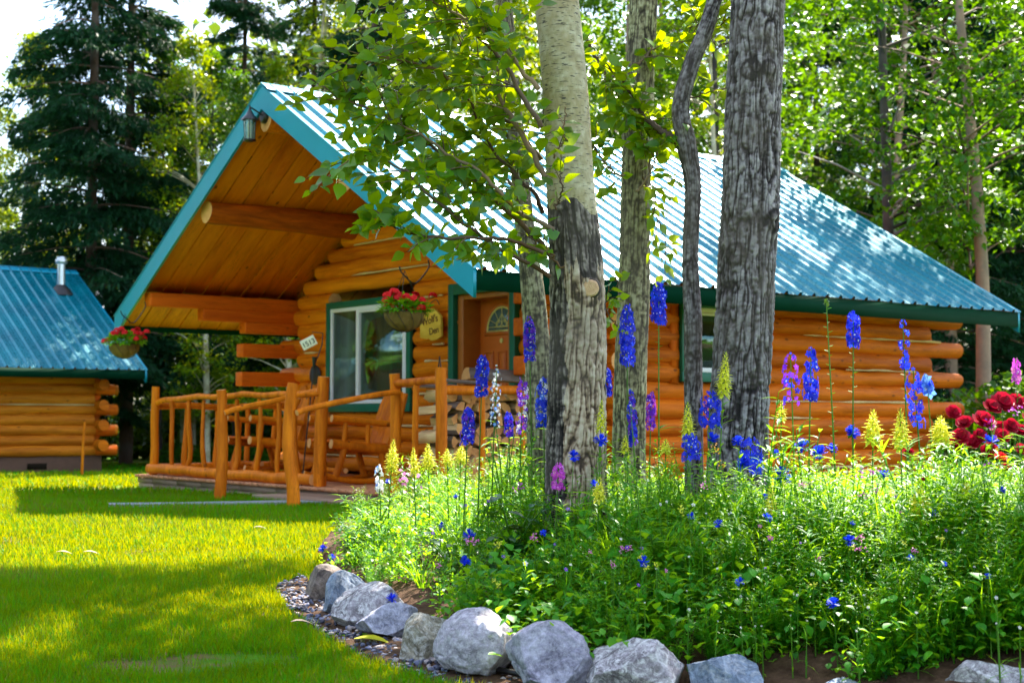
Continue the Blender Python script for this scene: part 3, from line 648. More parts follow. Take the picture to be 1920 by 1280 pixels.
# hanging baskets
def floret5(r=.5):
    V, F = [], []
    for k in range(5):
        t = 2 * math.pi * k / 5; c, s = math.cos(t), math.sin(t); b = len(V)
        for x, y, z in ((0, 0, 0), (.34 * r * 2 * .5, .55 * r, .10), (0, 1. * r, .02), (-.34 * r * 2 * .5, .55 * r, .10)): V.append([c * x - s * y, s * x + c * y, z])
        F.append([b, b + 1, b + 2, b + 3])
    return np.array(V), np.array(F)
FL5 = floret5()
def face_basis(d):  # z column along d
    Bm = basis(d, rng.uniform(0, 6.28, len(d))); return np.stack([Bm[..., 0], -Bm[..., 2], Bm[..., 1]], -1)
def basket(label, a, b, z, flip=1):
    p = loc(a, b, z); t = tag(empty('hanging_basket', p, 0), label, 'hanging basket', 'hanging geranium baskets'); t.scale = (.93,) * 3
    n = 13; r = .205; pr = [(r * math.cos(q), -.19 * math.sin(q)) for q in np.linspace(0, math.pi / 2 - .12, n)]
    V = []; sg_ = 40
    for rad, zz in pr:
        for th in np.linspace(0, 2 * math.pi, sg_, endpoint=False): V.append([rad * math.cos(th), rad * math.sin(th), zz])
    V = np.array(V); V += (.010 * fbm(V * 22, 4, 3))[:, None] * V / (np.linalg.norm(V, axis=1)[:, None] + 1e-6); i = np.arange(n * sg_).reshape(n, sg_); F = np.stack([i[:-1], np.roll(i, -1, 1)[:-1], np.roll(i, -1, 1)[1:], i[1:]], -1).reshape(-1, 4)
    cap = np.concatenate([V[-sg_:], [[0, 0, -.19]]]); cf = np.array([[k, (k + 1) % sg_, sg_] for k in range(sg_)]); top = np.concatenate([V[:sg_], [[0, 0, -.02]]])
    mk('coir_bowl', [(V, F), (cap, cf), (top, cf[:, ::-1])], M_wood('coir', (.06, .035, .012), (.26, .16, .05), (3, 3, 3), knot=False, bump=1., red=(.03, .02, .01)), t, smooth=True)
    wr = tube([(.212 * math.cos(q), .212 * math.sin(q), 0) for q in np.linspace(0, 6.283, 40)], .005, 6)
    for k in range(10):
        q0 = k * .628; wr += tube([(.214 * math.cos(e) * math.cos(q0 + e * .5), .214 * math.cos(e) * math.sin(q0 + e * .5), -.198 * math.sin(e)) for e in np.linspace(0, 1.5, 12)], .003, 5)
    for k in range(3): wr += tube([(.21 * math.cos(k * 2.09 + .4), .21 * math.sin(k * 2.09 + .4), 0), (0, 0, .42)], .003, 5)
    mk('wire', wr, M_black, t)
    n = 560; d = runit(n); d[:, 2] = np.abs(d[:, 2]) * .9; P = d * rng.uniform(.4, 1, n)[:, None] ** .5 * np.array([.27, .27, .17]) + [0, 0, .0]
    mk('foliage', [scatter(*LF_OVAL, P, basis(d + .5 * runit(n)), rng.uniform(.045, .08, n))], M_gard, t)
    fl_ = []; cc = []
    for k in range(26):
        q = rng.uniform(0, 6.28); rr_ = rng.uniform(.1, .30); cc.append([rr_ * math.cos(q), rr_ * math.sin(q), rng.uniform(.08, .25) - rr_ * .25])
    for c in cc:
        m_ = 16; d = runit(m_); d[:, 2] = abs(d[:, 2]) * .7 + .1; fl_.append(scatter(*FL5, np.array(c) + d * .035, face_basis(d), rng.uniform(.05, .068, m_))); 
    mk('blossoms', fl_, M_red, t)
    st = []
    for c in cc: st += tube([(c[0] * .3, c[1] * .3, 0), (c[0], c[1], c[2])], .0025, 4)
    mk('stems', st, M_stem, t)
    q = loc(.06, b, 2.52) - p; e = loc(a, b, 0) - p; hk = spline([q, q + (0, 0, -.09), (q[0] * .45, q[1] * .45, .30), (q[0] * .05, q[1] * .05, .36), (-q[0] * .15, -q[1] * .15, .41), (-q[0] * .22, -q[1] * .22, .46)], 30)
    mk('hook', tube(hk, .008, 7), M_black, t)
basket('hanging basket of red geraniums in front of the window, the nearer one', -.23, .78, 1.97)
basket('hanging basket of red geraniums under the far left roof corner', -.23, 7.10, 1.92)
# thin iron stake with a tilted number plate
base = loc(.05, 3.05, 0) ; b0 = gp(562, 936); b0 = at(562, 936, 15.6); t0 = at(592, 652, 15.6)
ps = tag(empty('plate_stake', (b0[0], b0[1], b0[2])), 'thin black iron stake holding a tilted pale number plate before the porch', 'stake sign'); q = t0 - b0
mk('rod', tube(line((0, 0, -.05), q * .93, 10), .007, 8), M_black, ps)
fk = []
for s_ in (-1, 0, 1): fk += tube(spline([q * .70, q * .705 + (s_ * .03, 0, -.01), q * .68 + (s_ * .045, 0, -.03)]), .006, 6)
fk += tube([q * .86, q * .90, q * .94], [.008, .02, .032], 10)
fk += tube([q * .93 + (.03, 0, 0), q + (.07, 0, .04), q + (.075, 0, .16), q + (-.04, 0, .17)], .006, 6)
mk('iron_fork', fk, M_black, ps)
pl = bevel(mk('number_plate', [(*box(-.085, .085, -.004, .004, -.055, .055), 0)], M_plain('cream_plate', (.80, .78, .62), .5), ps), .003)
pl.location = q + np.array([-.075, -.02, .055]); pl.rotation_euler = (R(8), R(-27), R(-8))
me = text_mesh('1513', .075, .001); me.materials.clear(); me.materials.append(M_black); o = bpy.data.objects.new('digits', me); link(o, pl); o.rotation_euler = (R(90), 0, 0); o.location = (-.075, -.0055, -.028)
pn_ = tag(empty('iron_pan', loc(AW - .14, 6.35, 1.555), TH - R(90)), 'round black iron pan hung on the log wall left of the window', 'pan')
mk('dish', tube([(0, -.015, 0), (0, -.035, 0), (0, -.04, 0)], [.125, .135, .12], 28), M_black, pn_)
mk('handle', tube([(0, -.03, .12), (0, -.035, .2)], .01, 8), M_black, pn_)
md = tag(empty('iron_bracket', loc(.55, 1.30, 1.32), TH), 'thin black iron spike leaning behind the corner post on the porch', 'bracket')
mk('spike', tube([(0, .05, .0), (0, .0, .28)], [.012, .004], 6) + tube([(0, .0, .28), (0, -.05, 0)], [.004, .011], 6), M_black, md)
# ------------------------------------------------------------ neighbour cabin, further back on the left
c_, s_ = math.cos(TH), math.sin(TH)
P2 = (-7.62 - c_ * L, 30 - s_ * L, -.31)
root2 = tag(empty('log_cabin', P2, TH), 'neighbouring log cabin with teal roof and stovepipe at the far left', 'cabin')
make_roof(root2, L, 3.9, 4.62, 3.9, L - .02)
M_log2 = M_wood('old_side_log', (.46, .10, .006), (.82, .27, .012), (.35, 4, 4))
log_wall(0, BR, .9, AR, ZB + .31, 2.6, [], [M_log2, M_logside], (.4, .42), parent=root2, seedo=131, mid=3.9, zr=4.62, r=.115, dz=.21)
log_wall(1, AR, BR, 6.9, ZB + .41, 4.5, [], [M_log2, M_logside], (.36, .4), gable=True, parent=root2, seedo=151, mid=3.9, zr=4.62, r=.115, dz=.21)
log_wall(0, 6.9, .9, AR, ZB + .04, 2.6, [], [M_log2, M_end], (.4, .5), parent=root2, seedo=171, mid=3.9, zr=4.62, r=.115, dz=.21, chink=False)
log_wall(1, .9, BR, 6.9, ZB + .12, 4.5, [], [M_log2, M_end], (.42, .4), gable=True, parent=root2, seedo=191, mid=3.9, zr=4.62, r=.115, dz=.21, chink=False)
bs = []
for k in range(5): bs.append((*box(AR - .06 + .0, AR + .38 - .05 * (k % 2), BR - .15, BR - .02, .62 + k * .42 - .1, .62 + k * .42 + .08), 0, rng.random()))
mk('hewn_log_end', bs[:1], M_beam, root2); [mk('hewn_log_end', [b_], M_beam, root2) for b_ in bs[1:]]
mk('skirting', [(*box(.8, AR + .1, BR - .03, 6.95, -.2, .52), 0)], M_plain('dark_skirt', (.13, .065, .04), .85), root2)
mk('vent', [(*box(6.55, 6.95, BR - .045, BR - .025, .24, .36), 0)], M_dark, root2)
sp = (8.05, 3.05); zr2 = 4.62 - .6 * (3.9 - sp[1])
M_steel = M_plain('galvanised_steel', (.62, .65, .70), .3, .6, metal=.8)
ch = mk('stovepipe', tube([(sp[0], sp[1], zr2 - .1), (sp[0], sp[1], zr2 + .62)], .085, 20), M_steel, root2, smooth=True)
mk('pipe_cap', tube([(sp[0], sp[1], zr2 + .58), (sp[0], sp[1], zr2 + .60), (sp[0], sp[1], zr2 + .68), (sp[0], sp[1], zr2 + .69), (sp[0], sp[1], zr2 + .74)], [.09, .13, .13, .10, .10], 20), M_steel, ch)
mk('pipe_flashing', tube([(sp[0], sp[1], zr2 - .12), (sp[0], sp[1], zr2 + .02), (sp[0], sp[1], zr2 + .12)], [.30, .2, .09], 14), M_black, ch)
b0 = gp(153, 893); tag(mk('wooden_stake', tube([b0 - (0, 0, .1), b0 + (.02, 0, .6), b0 + (.045, 0, .98)], [.027, .025, .022], 6), [M_pole]), 'thin wooden stake standing upright in the lawn by the neighbouring cabin', 'stake')

# ------------------------------------------------------------ bark
def M_bark(name, stops, sc=9, bump=.6, rough=.85, lent=None):
    g = G(name); r = g.rnd(); v = g.coord((1, 1, .35)); n = g.noise(v, sc, 6, .7); n2 = g.noise(g.coord((1, 1, 1)), 2.2, 3)
    f = g.math('ADD', r, g.math('MULTIPLY', g.math('SUBTRACT', n, .5), .55)); c = g.ramp(f, stops)
    c = g.mix(g.ramp(n2, [(.42, (0, 0, 0)), (.6, (.7, .7, .7) if lent else (.5, .5, .5))]), c, (.26, .19, .07) if lent else (.13, .105, .09))
    if lent:
        l1 = g.noise(g.coord((5, 5, 34)), 4.5, 2, .5); l2 = g.noise(g.coord((2, 2, 9)), 3, 4, .7)
        c = g.mix(g.ramp(l1, [(.60, (0, 0, 0)), (.66, (.9, .9, .9))]), c, (.03, .025, .02)); c = g.mix(g.ramp(l2, [(.66, (0, 0, 0)), (.74, (.85, .85, .85))]), c, (.05, .04, .035))
        return g.end(g.bsdf(c, .6, .35, g.bump(l1, .25, .004)))
    return g.end(g.bsdf(c, rough, .2, g.bump(n, bump, .008)))
M_barkr = M_bark('furrowed_bark', [(.0, (.006, .005, .005)), (.38, (.03, .024, .023)), (.66, (.14, .115, .105)), (.98, (.40, .34, .31))])
M_barkp = M_bark('pale_bark', [(0, (.20, .17, .10)), (.5, (.38, .34, .22)), (1, (.56, .52, .40))], lent=True)
M_barkm = M_bark('mossy_bark', [(.0, (.02, .016, .012)), (.3, (.09, .075, .05)), (.55, (.24, .21, .12)), (.9, (.44, .41, .27))])
M_barkb = M_bark('brown_bark', [(0, (.03, .018, .012)), (.5, (.16, .09, .06)), (1, (.34, .22, .16))])
M_barkg = M_bark('grey_bark', [(0, (.010, .008, .009)), (.3, (.06, .048, .05)), (.58, (.16, .14, .155)), (.95, (.35, .32, .34))])
M_scarw = M_bark('tan_bark', [(0, (.06, .04, .03)), (.25, (.22, .15, .10)), (.5, (.40, .30, .22)), (.9, (.58, .48, .38))], sc=14)
M_twig = M_bark('twig_bark', [(0, (.05, .025, .012)), (.5, (.13, .07, .03)), (1, (.25, .17, .10))])
def px_path(pts, D): return np.array([at(p[0], p[1], D + (p[2] if len(p) > 2 else 0)) for p in pts])
def trunk(path, rad, furrow, smooth_above, depth=.007, kf=42., seg=150, ds=.014, seed=1, top=9., bumps=(), scar=None, mats=None, bend_top=(0, 0)):
    """closely modelled trunk: furrowed below, smooth above 'smooth_above'"""
    P = np.asarray(path, float); last, d = P[-1], P[-1] - P[-2]; d /= np.linalg.norm(d)
    ext = [last + np.array([bend_top[0] * t ** 1.5 * .1 + d[0] * t, bend_top[1] * t ** 1.5 * .1 + d[1] * t * .5, t]) for t in (1.2, 2.6, 4.2, top - last[2])]
    Q = spline(np.vstack([P, ext]), 600); rr = np.interp(np.linspace(0, len(P) + 3, 600), np.arange(len(P) + 4), list(rad) + [rad[-1] * k for k in (.9, .75, .5, .12)])
    s = np.concatenate([[0], np.cumsum(np.linalg.norm(np.diff(Q, axis=0), axis=1))]); zs = Q[:, 2]
    zc = np.interp(4.2, zs, s) if zs[-1] > 4.2 else s[-1]
    g1 = np.arange(0, zc, ds); g2 = np.linspace(zc, s[-1], 40)[1:]; sv = np.concatenate([g1, g2])
    C = np.stack([np.interp(sv, s, Q[:, k]) for k in range(3)], -1); r = np.interp(sv, s, rr)
    t, A, B = frames(C); th = np.linspace(0, 2 * math.pi, seg, endpoint=False); R_ = float(np.mean(rad)); ct, st = np.cos(th)[None], np.sin(th)[None]; S = sv[:, None]
    def q(ks, kz, o=0): return np.stack([ct * R_ * ks + 0 * S + o, st * R_ * ks + 0 * S, S * kz + 0 * ct], -1)
    wv = .35 * fbm(q(8, 5), seed + 3, 3)
    base = q(kf, kf * .15); base[..., 0] += wv; base[..., 1] += wv
    f1 = 1 - np.abs(vnoise(base, seed)) * 3.0; f2 = 1 - np.abs(vnoise(base * 1.7 + 5, seed + 1)) * 3.2; f = np.clip(np.maximum(f1, f2 * .75), 0, 1) ** 1.4
    cr_ = fbm(q(kf * .9, kf * 1.3), seed + 8, 3); fine = fbm(q(kf * 2, kf * 2), seed + 5, 3)
    lump = .05 * fbm(q(3, 1.6), seed + 9, 2); Z = C[:, 2][:, None] + .25 * fbm(q(3, 1.2), seed + 12, 3)
    ro = np.clip((smooth_above - Z) / .10, 0, 1) * furrow
    disp = r[:, None] * lump + ro * depth * (.45 - f * 1.25 + .22 * cr_ + .18 * fine) + (1 - ro) * .0012 * fine
    hc = np.clip(1 - np.abs(vnoise(q(kf * .7, kf * .8, 3.), seed + 21)) * 4, 0, 1) * .5; disp = disp - ro * depth * .5 * hc; tone = np.clip(.76 - f * .74 - .40 * hc + .22 * cr_ + .22 * fine, 0, 1) * ro + (1 - ro) * (.55 + .4 * cr_)
    for (bz_, br, bh) in bumps:
        V0 = C[:, None] + r[:, None, None] * (ct[..., None] * A[:, None] + st[..., None] * B[:, None]); dd = ((V0 - bz_) ** 2).sum(-1) / br ** 2; disp += bh * np.exp(-dd * 1.3) - bh * .8 * np.exp(-dd * 6)
        tone = tone - .6 * np.exp(-(dd - 1.) ** 2 * 4)
    V = C[:, None] + (r[:, None] + disp)[..., None] * (ct[..., None] * A[:, None] + st[..., None] * B[:, None])
    n = len(sv); idx = np.arange(n * seg).reshape(n, seg); F = np.stack([idx[:-1], np.roll(idx, -1, 1)[:-1], np.roll(idx, -1, 1)[1:], idx[1:]], -1)
    isr = ro[:-1] > .5; mi = np.where(isr, 0, 1)
    if scar is not None:
        n_ = (V[:-1] - C[:-1, None]); n_ /= np.linalg.norm(n_, axis=2)[..., None]
        fac = n_ @ np.array([scar[2], -math.sqrt(1 - scar[2] ** 2), 0]); zz = V[:-1][..., 2]; wd = scar[3] + .10 * fbm(np.stack([zz * 6, zz * 0 + fac * 3, zz * 0], -1), 77, 3)
        mi = np.where((fac > wd) & (zz > scar[0]) & (zz < scar[1] + .1 * fbm(np.stack([fac * 9, zz * 0, zz * 0], -1), 78, 2)), 2, mi)
    b = []; Ff = F.reshape(-1, 4); mi = mi.ravel(); used = False
    res = [(V.reshape(-1, 3), Ff, mi, tone.ravel())]
    return res, C, r
def bark_obj(name, res, mats, parent): return mk(name, res, mats, parent, smooth=True)
LEAVES = {}
def leafy_branch(pts_or_path, r0, nt, leaf=.086, nl=11, spread=.16, shape=LF_POPLAR, tw=(.15, .34), start=.12, down=-.25, seed=0):
    """one branch with side twigs; returns (wood batches, leaf batches)"""
    P = spline(pts_or_path, 40) if len(pts_or_path) < 30 else pts_or_path
    P = P + .012 * np.cumsum(rng.normal(size=P.shape), axis=0) * .5
    W_ = tube(P, np.linspace(r0, .0025, len(P)), 7, rnd=rng.random()); LP, LD, LS = [], [], []
    t, A, B = frames(P); L_ = np.linalg.norm(np.diff(P, axis=0), axis=1).sum()
    for k in range(nt):
        u = start + (1 - start) * (k + rng.random()) / nt; i = min(int(u * 39), 38); a = rng.uniform(0, 6.28)
        d = t[i] * rng.uniform(.4, 1.1) + (A[i] * math.cos(a) + B[i] * math.sin(a)) * rng.uniform(.4, 1.) + np.array([0, 0, .1]); d /= np.linalg.norm(d); ln = rng.uniform(*tw)
        tp = np.array([P[i] + d * ln * q + np.array([0, 0, -.25 * ln * q * q]) for q in np.linspace(0, 1, 6)]); W_ += tube(tp, np.linspace(.0035, .0014, 6), 4, rnd=rng.random())
        m_ = int(nl * rng.uniform(.7, 1.3)) + 1
        for j in range(m_):
            q = (j + .6) / m_; pos = tp[0] + (tp[-1] - tp[0]) * q + np.array([0, 0, -.25 * ln * (q * q - q)]); aa = j * 2.4 + rng.uniform(-.4, .4)
            ld = d * .55 + np.array([math.cos(aa), math.sin(aa) * .8, 0]) * .75 + np.array([0, 0, down + rng.normal() * .35]); LP.append(pos + .018 * ld); LD.append(ld); LS.append(leaf * rng.uniform(.55, 1.15))
    LP, LD, LS = map(np.array, (LP, LD, LS))
    return W_, [scatter(*shape, LP, basis(LD, rng.normal(0, .8, len(LP)), up=(0, -.25, 1)), LS, 0)]
def high_crown(cs, leaf=.12, per=230, rad=.6, flat=.6):
    cs = np.array(cs); n = len(cs) * per; c = np.repeat(cs, per, 0); P = c + runit(n) * (rng.random(n)[:, None] ** .5) * np.array([rad, rad, rad * flat])
    return [scatter(LF_Q[0], LF_Q[1], P, basis(runit(n) + [0, 0, -.3]), rng.uniform(.7, 1.2, n) * leaf, 0)]
def limbs(frm, cs, r=.03):
    B = []
    for c in cs:
        k = min(len(frm) - 1, max(0, int(np.argmin(np.abs(frm[:, 2] - (c[2] - .9)))))); p = frm[k]; mid = (p + c) / 2 + [0, 0, .15]; B += tube(spline([p, mid, c], 8), np.linspace(r, .006, 8), 5)
    return B
# ------------------------------------------------------------ garden trees
def px_r(ws, D): return [w_ / 2 / F_PX * D for w_ in ws]
def garden_tree(label, pts, ws, D, furrow, smooth, seed, crown, leafr=(), group='poplars standing in the flower bed', mats=None, top=9.5, seg=150, **kw):
    base = at(pts[0][0], pts[0][1], D); t = tag(empty('poplar_tree', (base[0], base[1], float(bz(base[0], base[1])))), label, 'tree', group)
    res, C, r = trunk(px_path(pts, D), px_r(ws, D), furrow, smooth, seed=seed, top=top, seg=seg, **kw)
    o0 = np.array([*t.location]); C0 = C
    def sh(b): return [(x[0] - o0, *x[1:]) for x in b]
    V, Ff, mi, tone = res[0]
    me = mk('trunk', [(V - o0, Ff, 0, tone)], mats or [M_barkr, M_barkp, M_scarw], t, smooth=True); me.data.polygons.foreach_set('material_index', mi.astype(np.int32))
    W_, LV = [], []
    for br in leafr:
        a, b = br(C); W_ += a; LV += b
    if W_: mk('branches', sh(W_), M_twig, t, smooth=True)
    if LV: mk('foliage', sh(LV), M_poplar, t)
    if len(crown):
        cr = np.array(crown); mk('crown', sh(high_crown(cr)), M_poplar, t); mk('crown_limbs', sh(limbs(C, cr)), M_barkp, t)
    return t, C, o0
def B_(pts, D, r0=.012, nt=14, **kw): return lambda C: leafy_branch(px_path(pts, D), r0, nt, **kw)
def cl(n, x, y, z): return np.stack([rng.uniform(*x, n), rng.uniform(*y, n), rng.uniform(*z, n)], -1)
T1b = [B_([(1035, 480), (930, 372), (840, 290), (745, 232), (650, 196, .1), (598, 182, .2)], 6.9, .014, 22),
       B_([(1035, 520), (930, 455), (820, 370), (735, 300), (665, 262, -.1)], 6.7, .011, 16),
       B_([(1040, 430), (960, 372), (885, 300), (800, 235), (748, 205), (700, 215)], 6.8, .012, 18),
       B_([(1020, 475), (930, 455), (850, 462), (770, 448), (715, 430), (695, 425)], 6.6, .010, 11, down=-.15, tw=(.08, .17), leaf=.085),
       B_([(1015, 330), (960, 225), (905, 130), (850, 60), (800, -20)], 6.9, .015, 20, tw=(.2, .42)),
       B_([(1015, 240), (940, 130), (860, 40), (800, -10), (735, -30)], 6.7, .013, 22, tw=(.2, .42)),
       B_([(1010, 170), (930, 70), (850, 5), (760, -30)], 6.5, .012, 18, tw=(.18, .4)),
       B_([(1010, 300), (930, 210), (830, 140), (740, 110), (660, 130)], 7.1, .012, 22, tw=(.18, .36)),
       B_([(1015, 400), (960, 330), (900, 255), (860, 170), (820, 120)], 7.2, .012, 20, tw=(.2, .38)),
       B_([(1040, 300), (1052, 270), (1062, 240), (1070, 225)], 6.6, .005, 3, nl=5, tw=(.06, .14)), B_([(1045, 395), (1060, 370), (1072, 340)], 6.6, .005, 3, nl=5, tw=(.06, .14)),
       B_([(1060, 505), (1050, 495), (1020, 480), (985, 500)], 6.75, .005, 5, nl=5, tw=(.06, .16))]
T1, C1, o1 = garden_tree('stout poplar with smooth pale upper bark, dark furrowed base and a sawn knot', [(1079, 1010), (1080, 900), (1082, 750), (1084, 600), (1078, 460), (1068, 330), (1060, 170), (1044, 0)], [124, 114, 109, 106, 98, 90, 86, 84], 7.0, 1, 2.20, 5,
    cl(7, (-.9, 1.4), (7.8, 10.5), (5.4, 9)), T1b, bumps=((at(1106, 541, 6.865), .075, .022),), scar=(.55, 1.66, .42, .62), depth=.009, kf=40, ds=.006, seg=300)
kc = at(1106, 541, 6.874) - o1
kn = []
for r_, y_ in ((.050, -.004), (.042, -.010)): kn += tube([(kc[0], kc[1] + .06, kc[2]), (kc[0], kc[1] + y_, kc[2]), (kc[0], kc[1] + y_ - .003, kc[2])], [r_ * 1.15, r_, r_ * .8], 28, wob=.07, seed=3, rnd=.35)
mk('knot_collar', [kn[0]], M_barkr, T1, smooth=True); mk('sawn_knot', [(q[0] * [1, 1, 1], *q[1:]) for q in kn[3:]], M_wood('sawn_wood', (.42, .24, .12), (.66, .44, .28), (6, 1, 6), knot=False, bump=.9, red=(.3, .14, .06)), T1, smooth=True)
T0b = [B_([(985, 300), (930, 250), (860, 200), (780, 175), (700, 160)], 7.9, .012, 18, tw=(.2, .4)), B_([(975, 180), (900, 90), (830, 30), (760, 0)], 8.0, .012, 18, tw=(.2, .45)), B_([(985, 380), (930, 330), (860, 320), (790, 300)], 7.8, .01, 14, tw=(.16, .34))]
garden_tree('slim leaning pale poplar close behind the stout one, left side', [(1022, 1000), (1016, 850), (1010, 700), (1000, 560), (985, 430), (972, 300), (958, 150), (946, 0)], [58, 54, 50, 46, 38, 32, 30, 28], 7.9, .8, 9, 15, cl(46, (-2.6, 1.1), (9.7, 12.8), (5.3, 6.9)), T0b, kf=50, depth=.004, ds=.008, seg=140, mats=[M_barkm, M_barkm, M_scarw])
T2b = [B_([(1100, 75), (1130, 130), (1160, 185), (1200, 225), (1240, 245)], 8.3, .010, 14, tw=(.14, .3)), B_([(1180, 330), (1150, 300), (1130, 250), (1115, 200)], 8.2, .008, 12, tw=(.14, .3)), B_([(1190, 120), (1230, 90), (1280, 75), (1320, 20)], 8.4, .008, 12, tw=(.12, .3)),
       B_([(1180, 640), (1160, 600), (1150, 560), (1175, 530)], 8.2, .005, 6, nl=5, tw=(.06, .16), leaf=.075), B_([(1190, 360), (1220, 320), (1235, 270), (1230, 215)], 8.3, .007, 10, tw=(.12, .28)), B_([(1205, 330), (1232, 370), (1238, 420), (1235, 470)], 8.4, .005, 6, nl=6, tw=(.08, .2), leaf=.08)]
garden_tree('straight grey poplar standing second of the three thick trunks', [(1178, 1000), (1179, 850), (1182, 700), (1188, 560), (1191, 400), (1196, 230), (1202, 100), (1207, 0)], [68, 64, 60, 58, 56, 55, 54, 54], 8.6, .8, 9, 25, cl(4, (.2, 2.2), (9.5, 12), (5.6, 9)), T2b, kf=46, depth=.005, ds=.008, seg=180, mats=[M_barkm, M_barkm, M_scarw])
T3b = [B_([(1300, 290), (1262, 258), (1222, 232), (1180, 170), (1128, 98)], 8.2, .030, 10, tw=(.14, .3), start=.3), B_([(1320, 90), (1370, 60), (1400, 20)], 8.3, .006, 6, nl=5, tw=(.1, .2)), B_([(1288, 190), (1330, 175), (1370, 150)], 8.2, .005, 5, nl=4, tw=(.1, .2))]
garden_tree('thin crooked poplar with a bend, between the two rightmost thick trunks', [(1302, 1000), (1301, 850), (1300, 740), (1299, 600), (1294, 480), (1299, 350), (1288, 275), (1276, 200), (1297, 120), (1325, 50), (1340, 0)], [36, 34, 34, 33, 30, 32, 38, 32, 31, 29, 27], 8.2, .75, 4, 35, cl(2, (1., 2.6), (8.6, 10), (4.6, 6.5)), T3b, kf=50, depth=.004, ds=.008, seg=120, mats=[M_barkg, M_barkg, M_scarw], top=7)
T4, C4, o4 = garden_tree('thickest poplar, grey and deeply furrowed all the way up, rightmost in the bed', [(1378, 1010), (1382, 880), (1388, 740), (1396, 600), (1402, 470), (1408, 330), (1412, 200), (1418, 80), (1420, 0)], [124, 112, 108, 107, 106, 105, 104, 103, 102], 8.0, 1, 9, 45, np.vstack([cl(5, (1.6, 5.), (8.2, 10.8), (4.6, 6.6)), cl(3, (.6, 3.6), (9, 12.5), (6, 9))]), [], kf=36, depth=.011, bumps=((at(1408, 130, 7.85), .05, .012), (at(1440, 128, 7.87), .04, .012), (at(1375, 475, 7.85), .06, .016), (at(1452, 415, 7.9), .06, .03)), ds=.006, seg=320, mats=[M_barkg, M_barkg, M_scarw])

# ------------------------------------------------------------ background trees
def crown_pts(nc, per, h0, h1, rmax, rad, droop=0):
    z = h0 + (h1 - h0) * rng.random(nc); u = (z - h0) / (h1 - h0); rr = rmax * np.sin(np.clip(u * .9 + .12, 0, 1) * math.pi) ** .7 * np.sqrt(rng.uniform(.1, 1, nc)); a = rng.uniform(0, 6.28, nc)
    C = np.stack([rr * np.cos(a), rr * np.sin(a), z - droop * rr], -1); c = np.repeat(C, per, 0); n = len(c)
    return C, c + runit(n) * rng.random(n)[:, None] ** .6 * rad * np.array([1, 1, .6])
def forest_tree(h, h0, rmax, nc, per, leafs, mat, barkm, r0=.13, rad=.55, lean=0, label=''):
    t = empty('forest_tree'); P = spline([(0, 0, -.3), (.05, 0, h * .25), (lean * .5 - .06, .05, h * .6), (lean, 0, h * .97)], 26)
    mk('trunk', tube(P, np.linspace(r0, .02, 26), 12, wob=.06), barkm, t, smooth=True)
    C, pts = crown_pts(nc, per, h0, h, rmax, rad); C[:, 0] += lean * C[:, 2] / h; pts[:, 0] += lean * pts[:, 2] / h; n = len(pts)
    B = []
    for c in C[::2]: p = np.array([lean * max(c[2] - .6, .5) / h, 0, max(c[2] - .6, .5)]); B += tube([p, (p + c) / 2 + [0, 0, .08], c], [.03, .018, .006], 4)
    mk('limbs', B, barkm, t)
    mk('crown', [scatter(*LF_Q, pts, basis(runit(n) + [0, 0, -.25]), rng.uniform(.7, 1.25, n) * leafs)], mat, t); return t
def spruce(h, rmax, z0, dens=1.):
    t = empty('spruce_tree'); P = line((0, 0, -.3), (.05, 0, h), 20); mk('trunk', tube(P, np.linspace(.17, .02, 20), 14, wob=.05), M_barkb, t, smooth=True)
    B, SP, SD, SS = [], [], [], []; z = z0
    while z < h - .2:
        u = (z - z0) / (h - z0); ln0 = rmax * (1 - u) ** .8 + .25
        for k in range(int(4 + 2 * rng.random())):
            if rng.random() > .86 * dens: continue
            a = rng.uniform(0, 6.28); ln = ln0 * rng.uniform(.55, 1.1); o = np.array([math.cos(a), math.sin(a), 0]); dr = rng.uniform(.25, .55)
            bp = np.array([o * ln * q + np.array([0, 0, z + .12 * q * ln - dr * ln * q * q + .12 * ln * q ** 4]) for q in np.linspace(0, 1, 9)]); B += tube(bp, np.linspace(.028, .006, 9), 4)
            m_ = int(ln * 95); side = np.array([-o[1], o[0], 0])
            for j in range(m_):
                q = .12 + .88 * rng.random() ** .8; c = np.array([np.interp(q * 8, np.arange(9), bp[:, i]) for i in range(3)]); sw = rng.normal() * .30 * ln * (.35 + .5 * (1 - abs(q - .5)))
                c = c + side * sw + np.array([0, 0, -abs(sw) * .45 - rng.random() * .14]); d = o * .7 + side * np.sign(sw) * .6 + np.array([0, 0, -rng.uniform(.2, 1.1)]); SP.append(c); SD.append(d); SS.append(rng.uniform(.16, .30))
        z += rng.uniform(.24, .50)
    SP, SD, SS = map(np.array, (SP, SD, SS)); n = len(SP)
    mk('branches', B, M_barkb, t); sh = np.stack([SS * .42, SS, SS], -1)
    V1, F1 = LF_THIN; V = np.concatenate([V1 * [3.2, 1, 1], (V1 @ np.array([[math.cos(2), 0, math.sin(2)], [0, 1, 0], [-math.sin(2), 0, math.cos(2)]])) * [1.5, .9, 1]]); F = np.concatenate([F1, F1 + len(V1)])
    sub = []
    for q in range(3): sub.append(scatter(V, F, SP + .06 * runit(n), basis(SD + .55 * runit(n), rng.uniform(0, 3, n)), SS[:, None] * [.5, .8, .8]))
    mk('crown', sub, M_spruce, t); return t
kinds = [forest_tree(15.5, 3.0, 2.3, 110, 80, .135, M_birch, M_barkg), forest_tree(14, 1.6, 2.0, 100, 80, .13, M_birch2, M_barkp, lean=.7), forest_tree(17, 4., 2.6, 130, 80, .14, M_birch, M_barkb, r0=.16, lean=-.6)]
spr = [spruce(21, 2.7, 1.6, .70), spruce(18, 2.4, 2.2, .70)]
used = set()
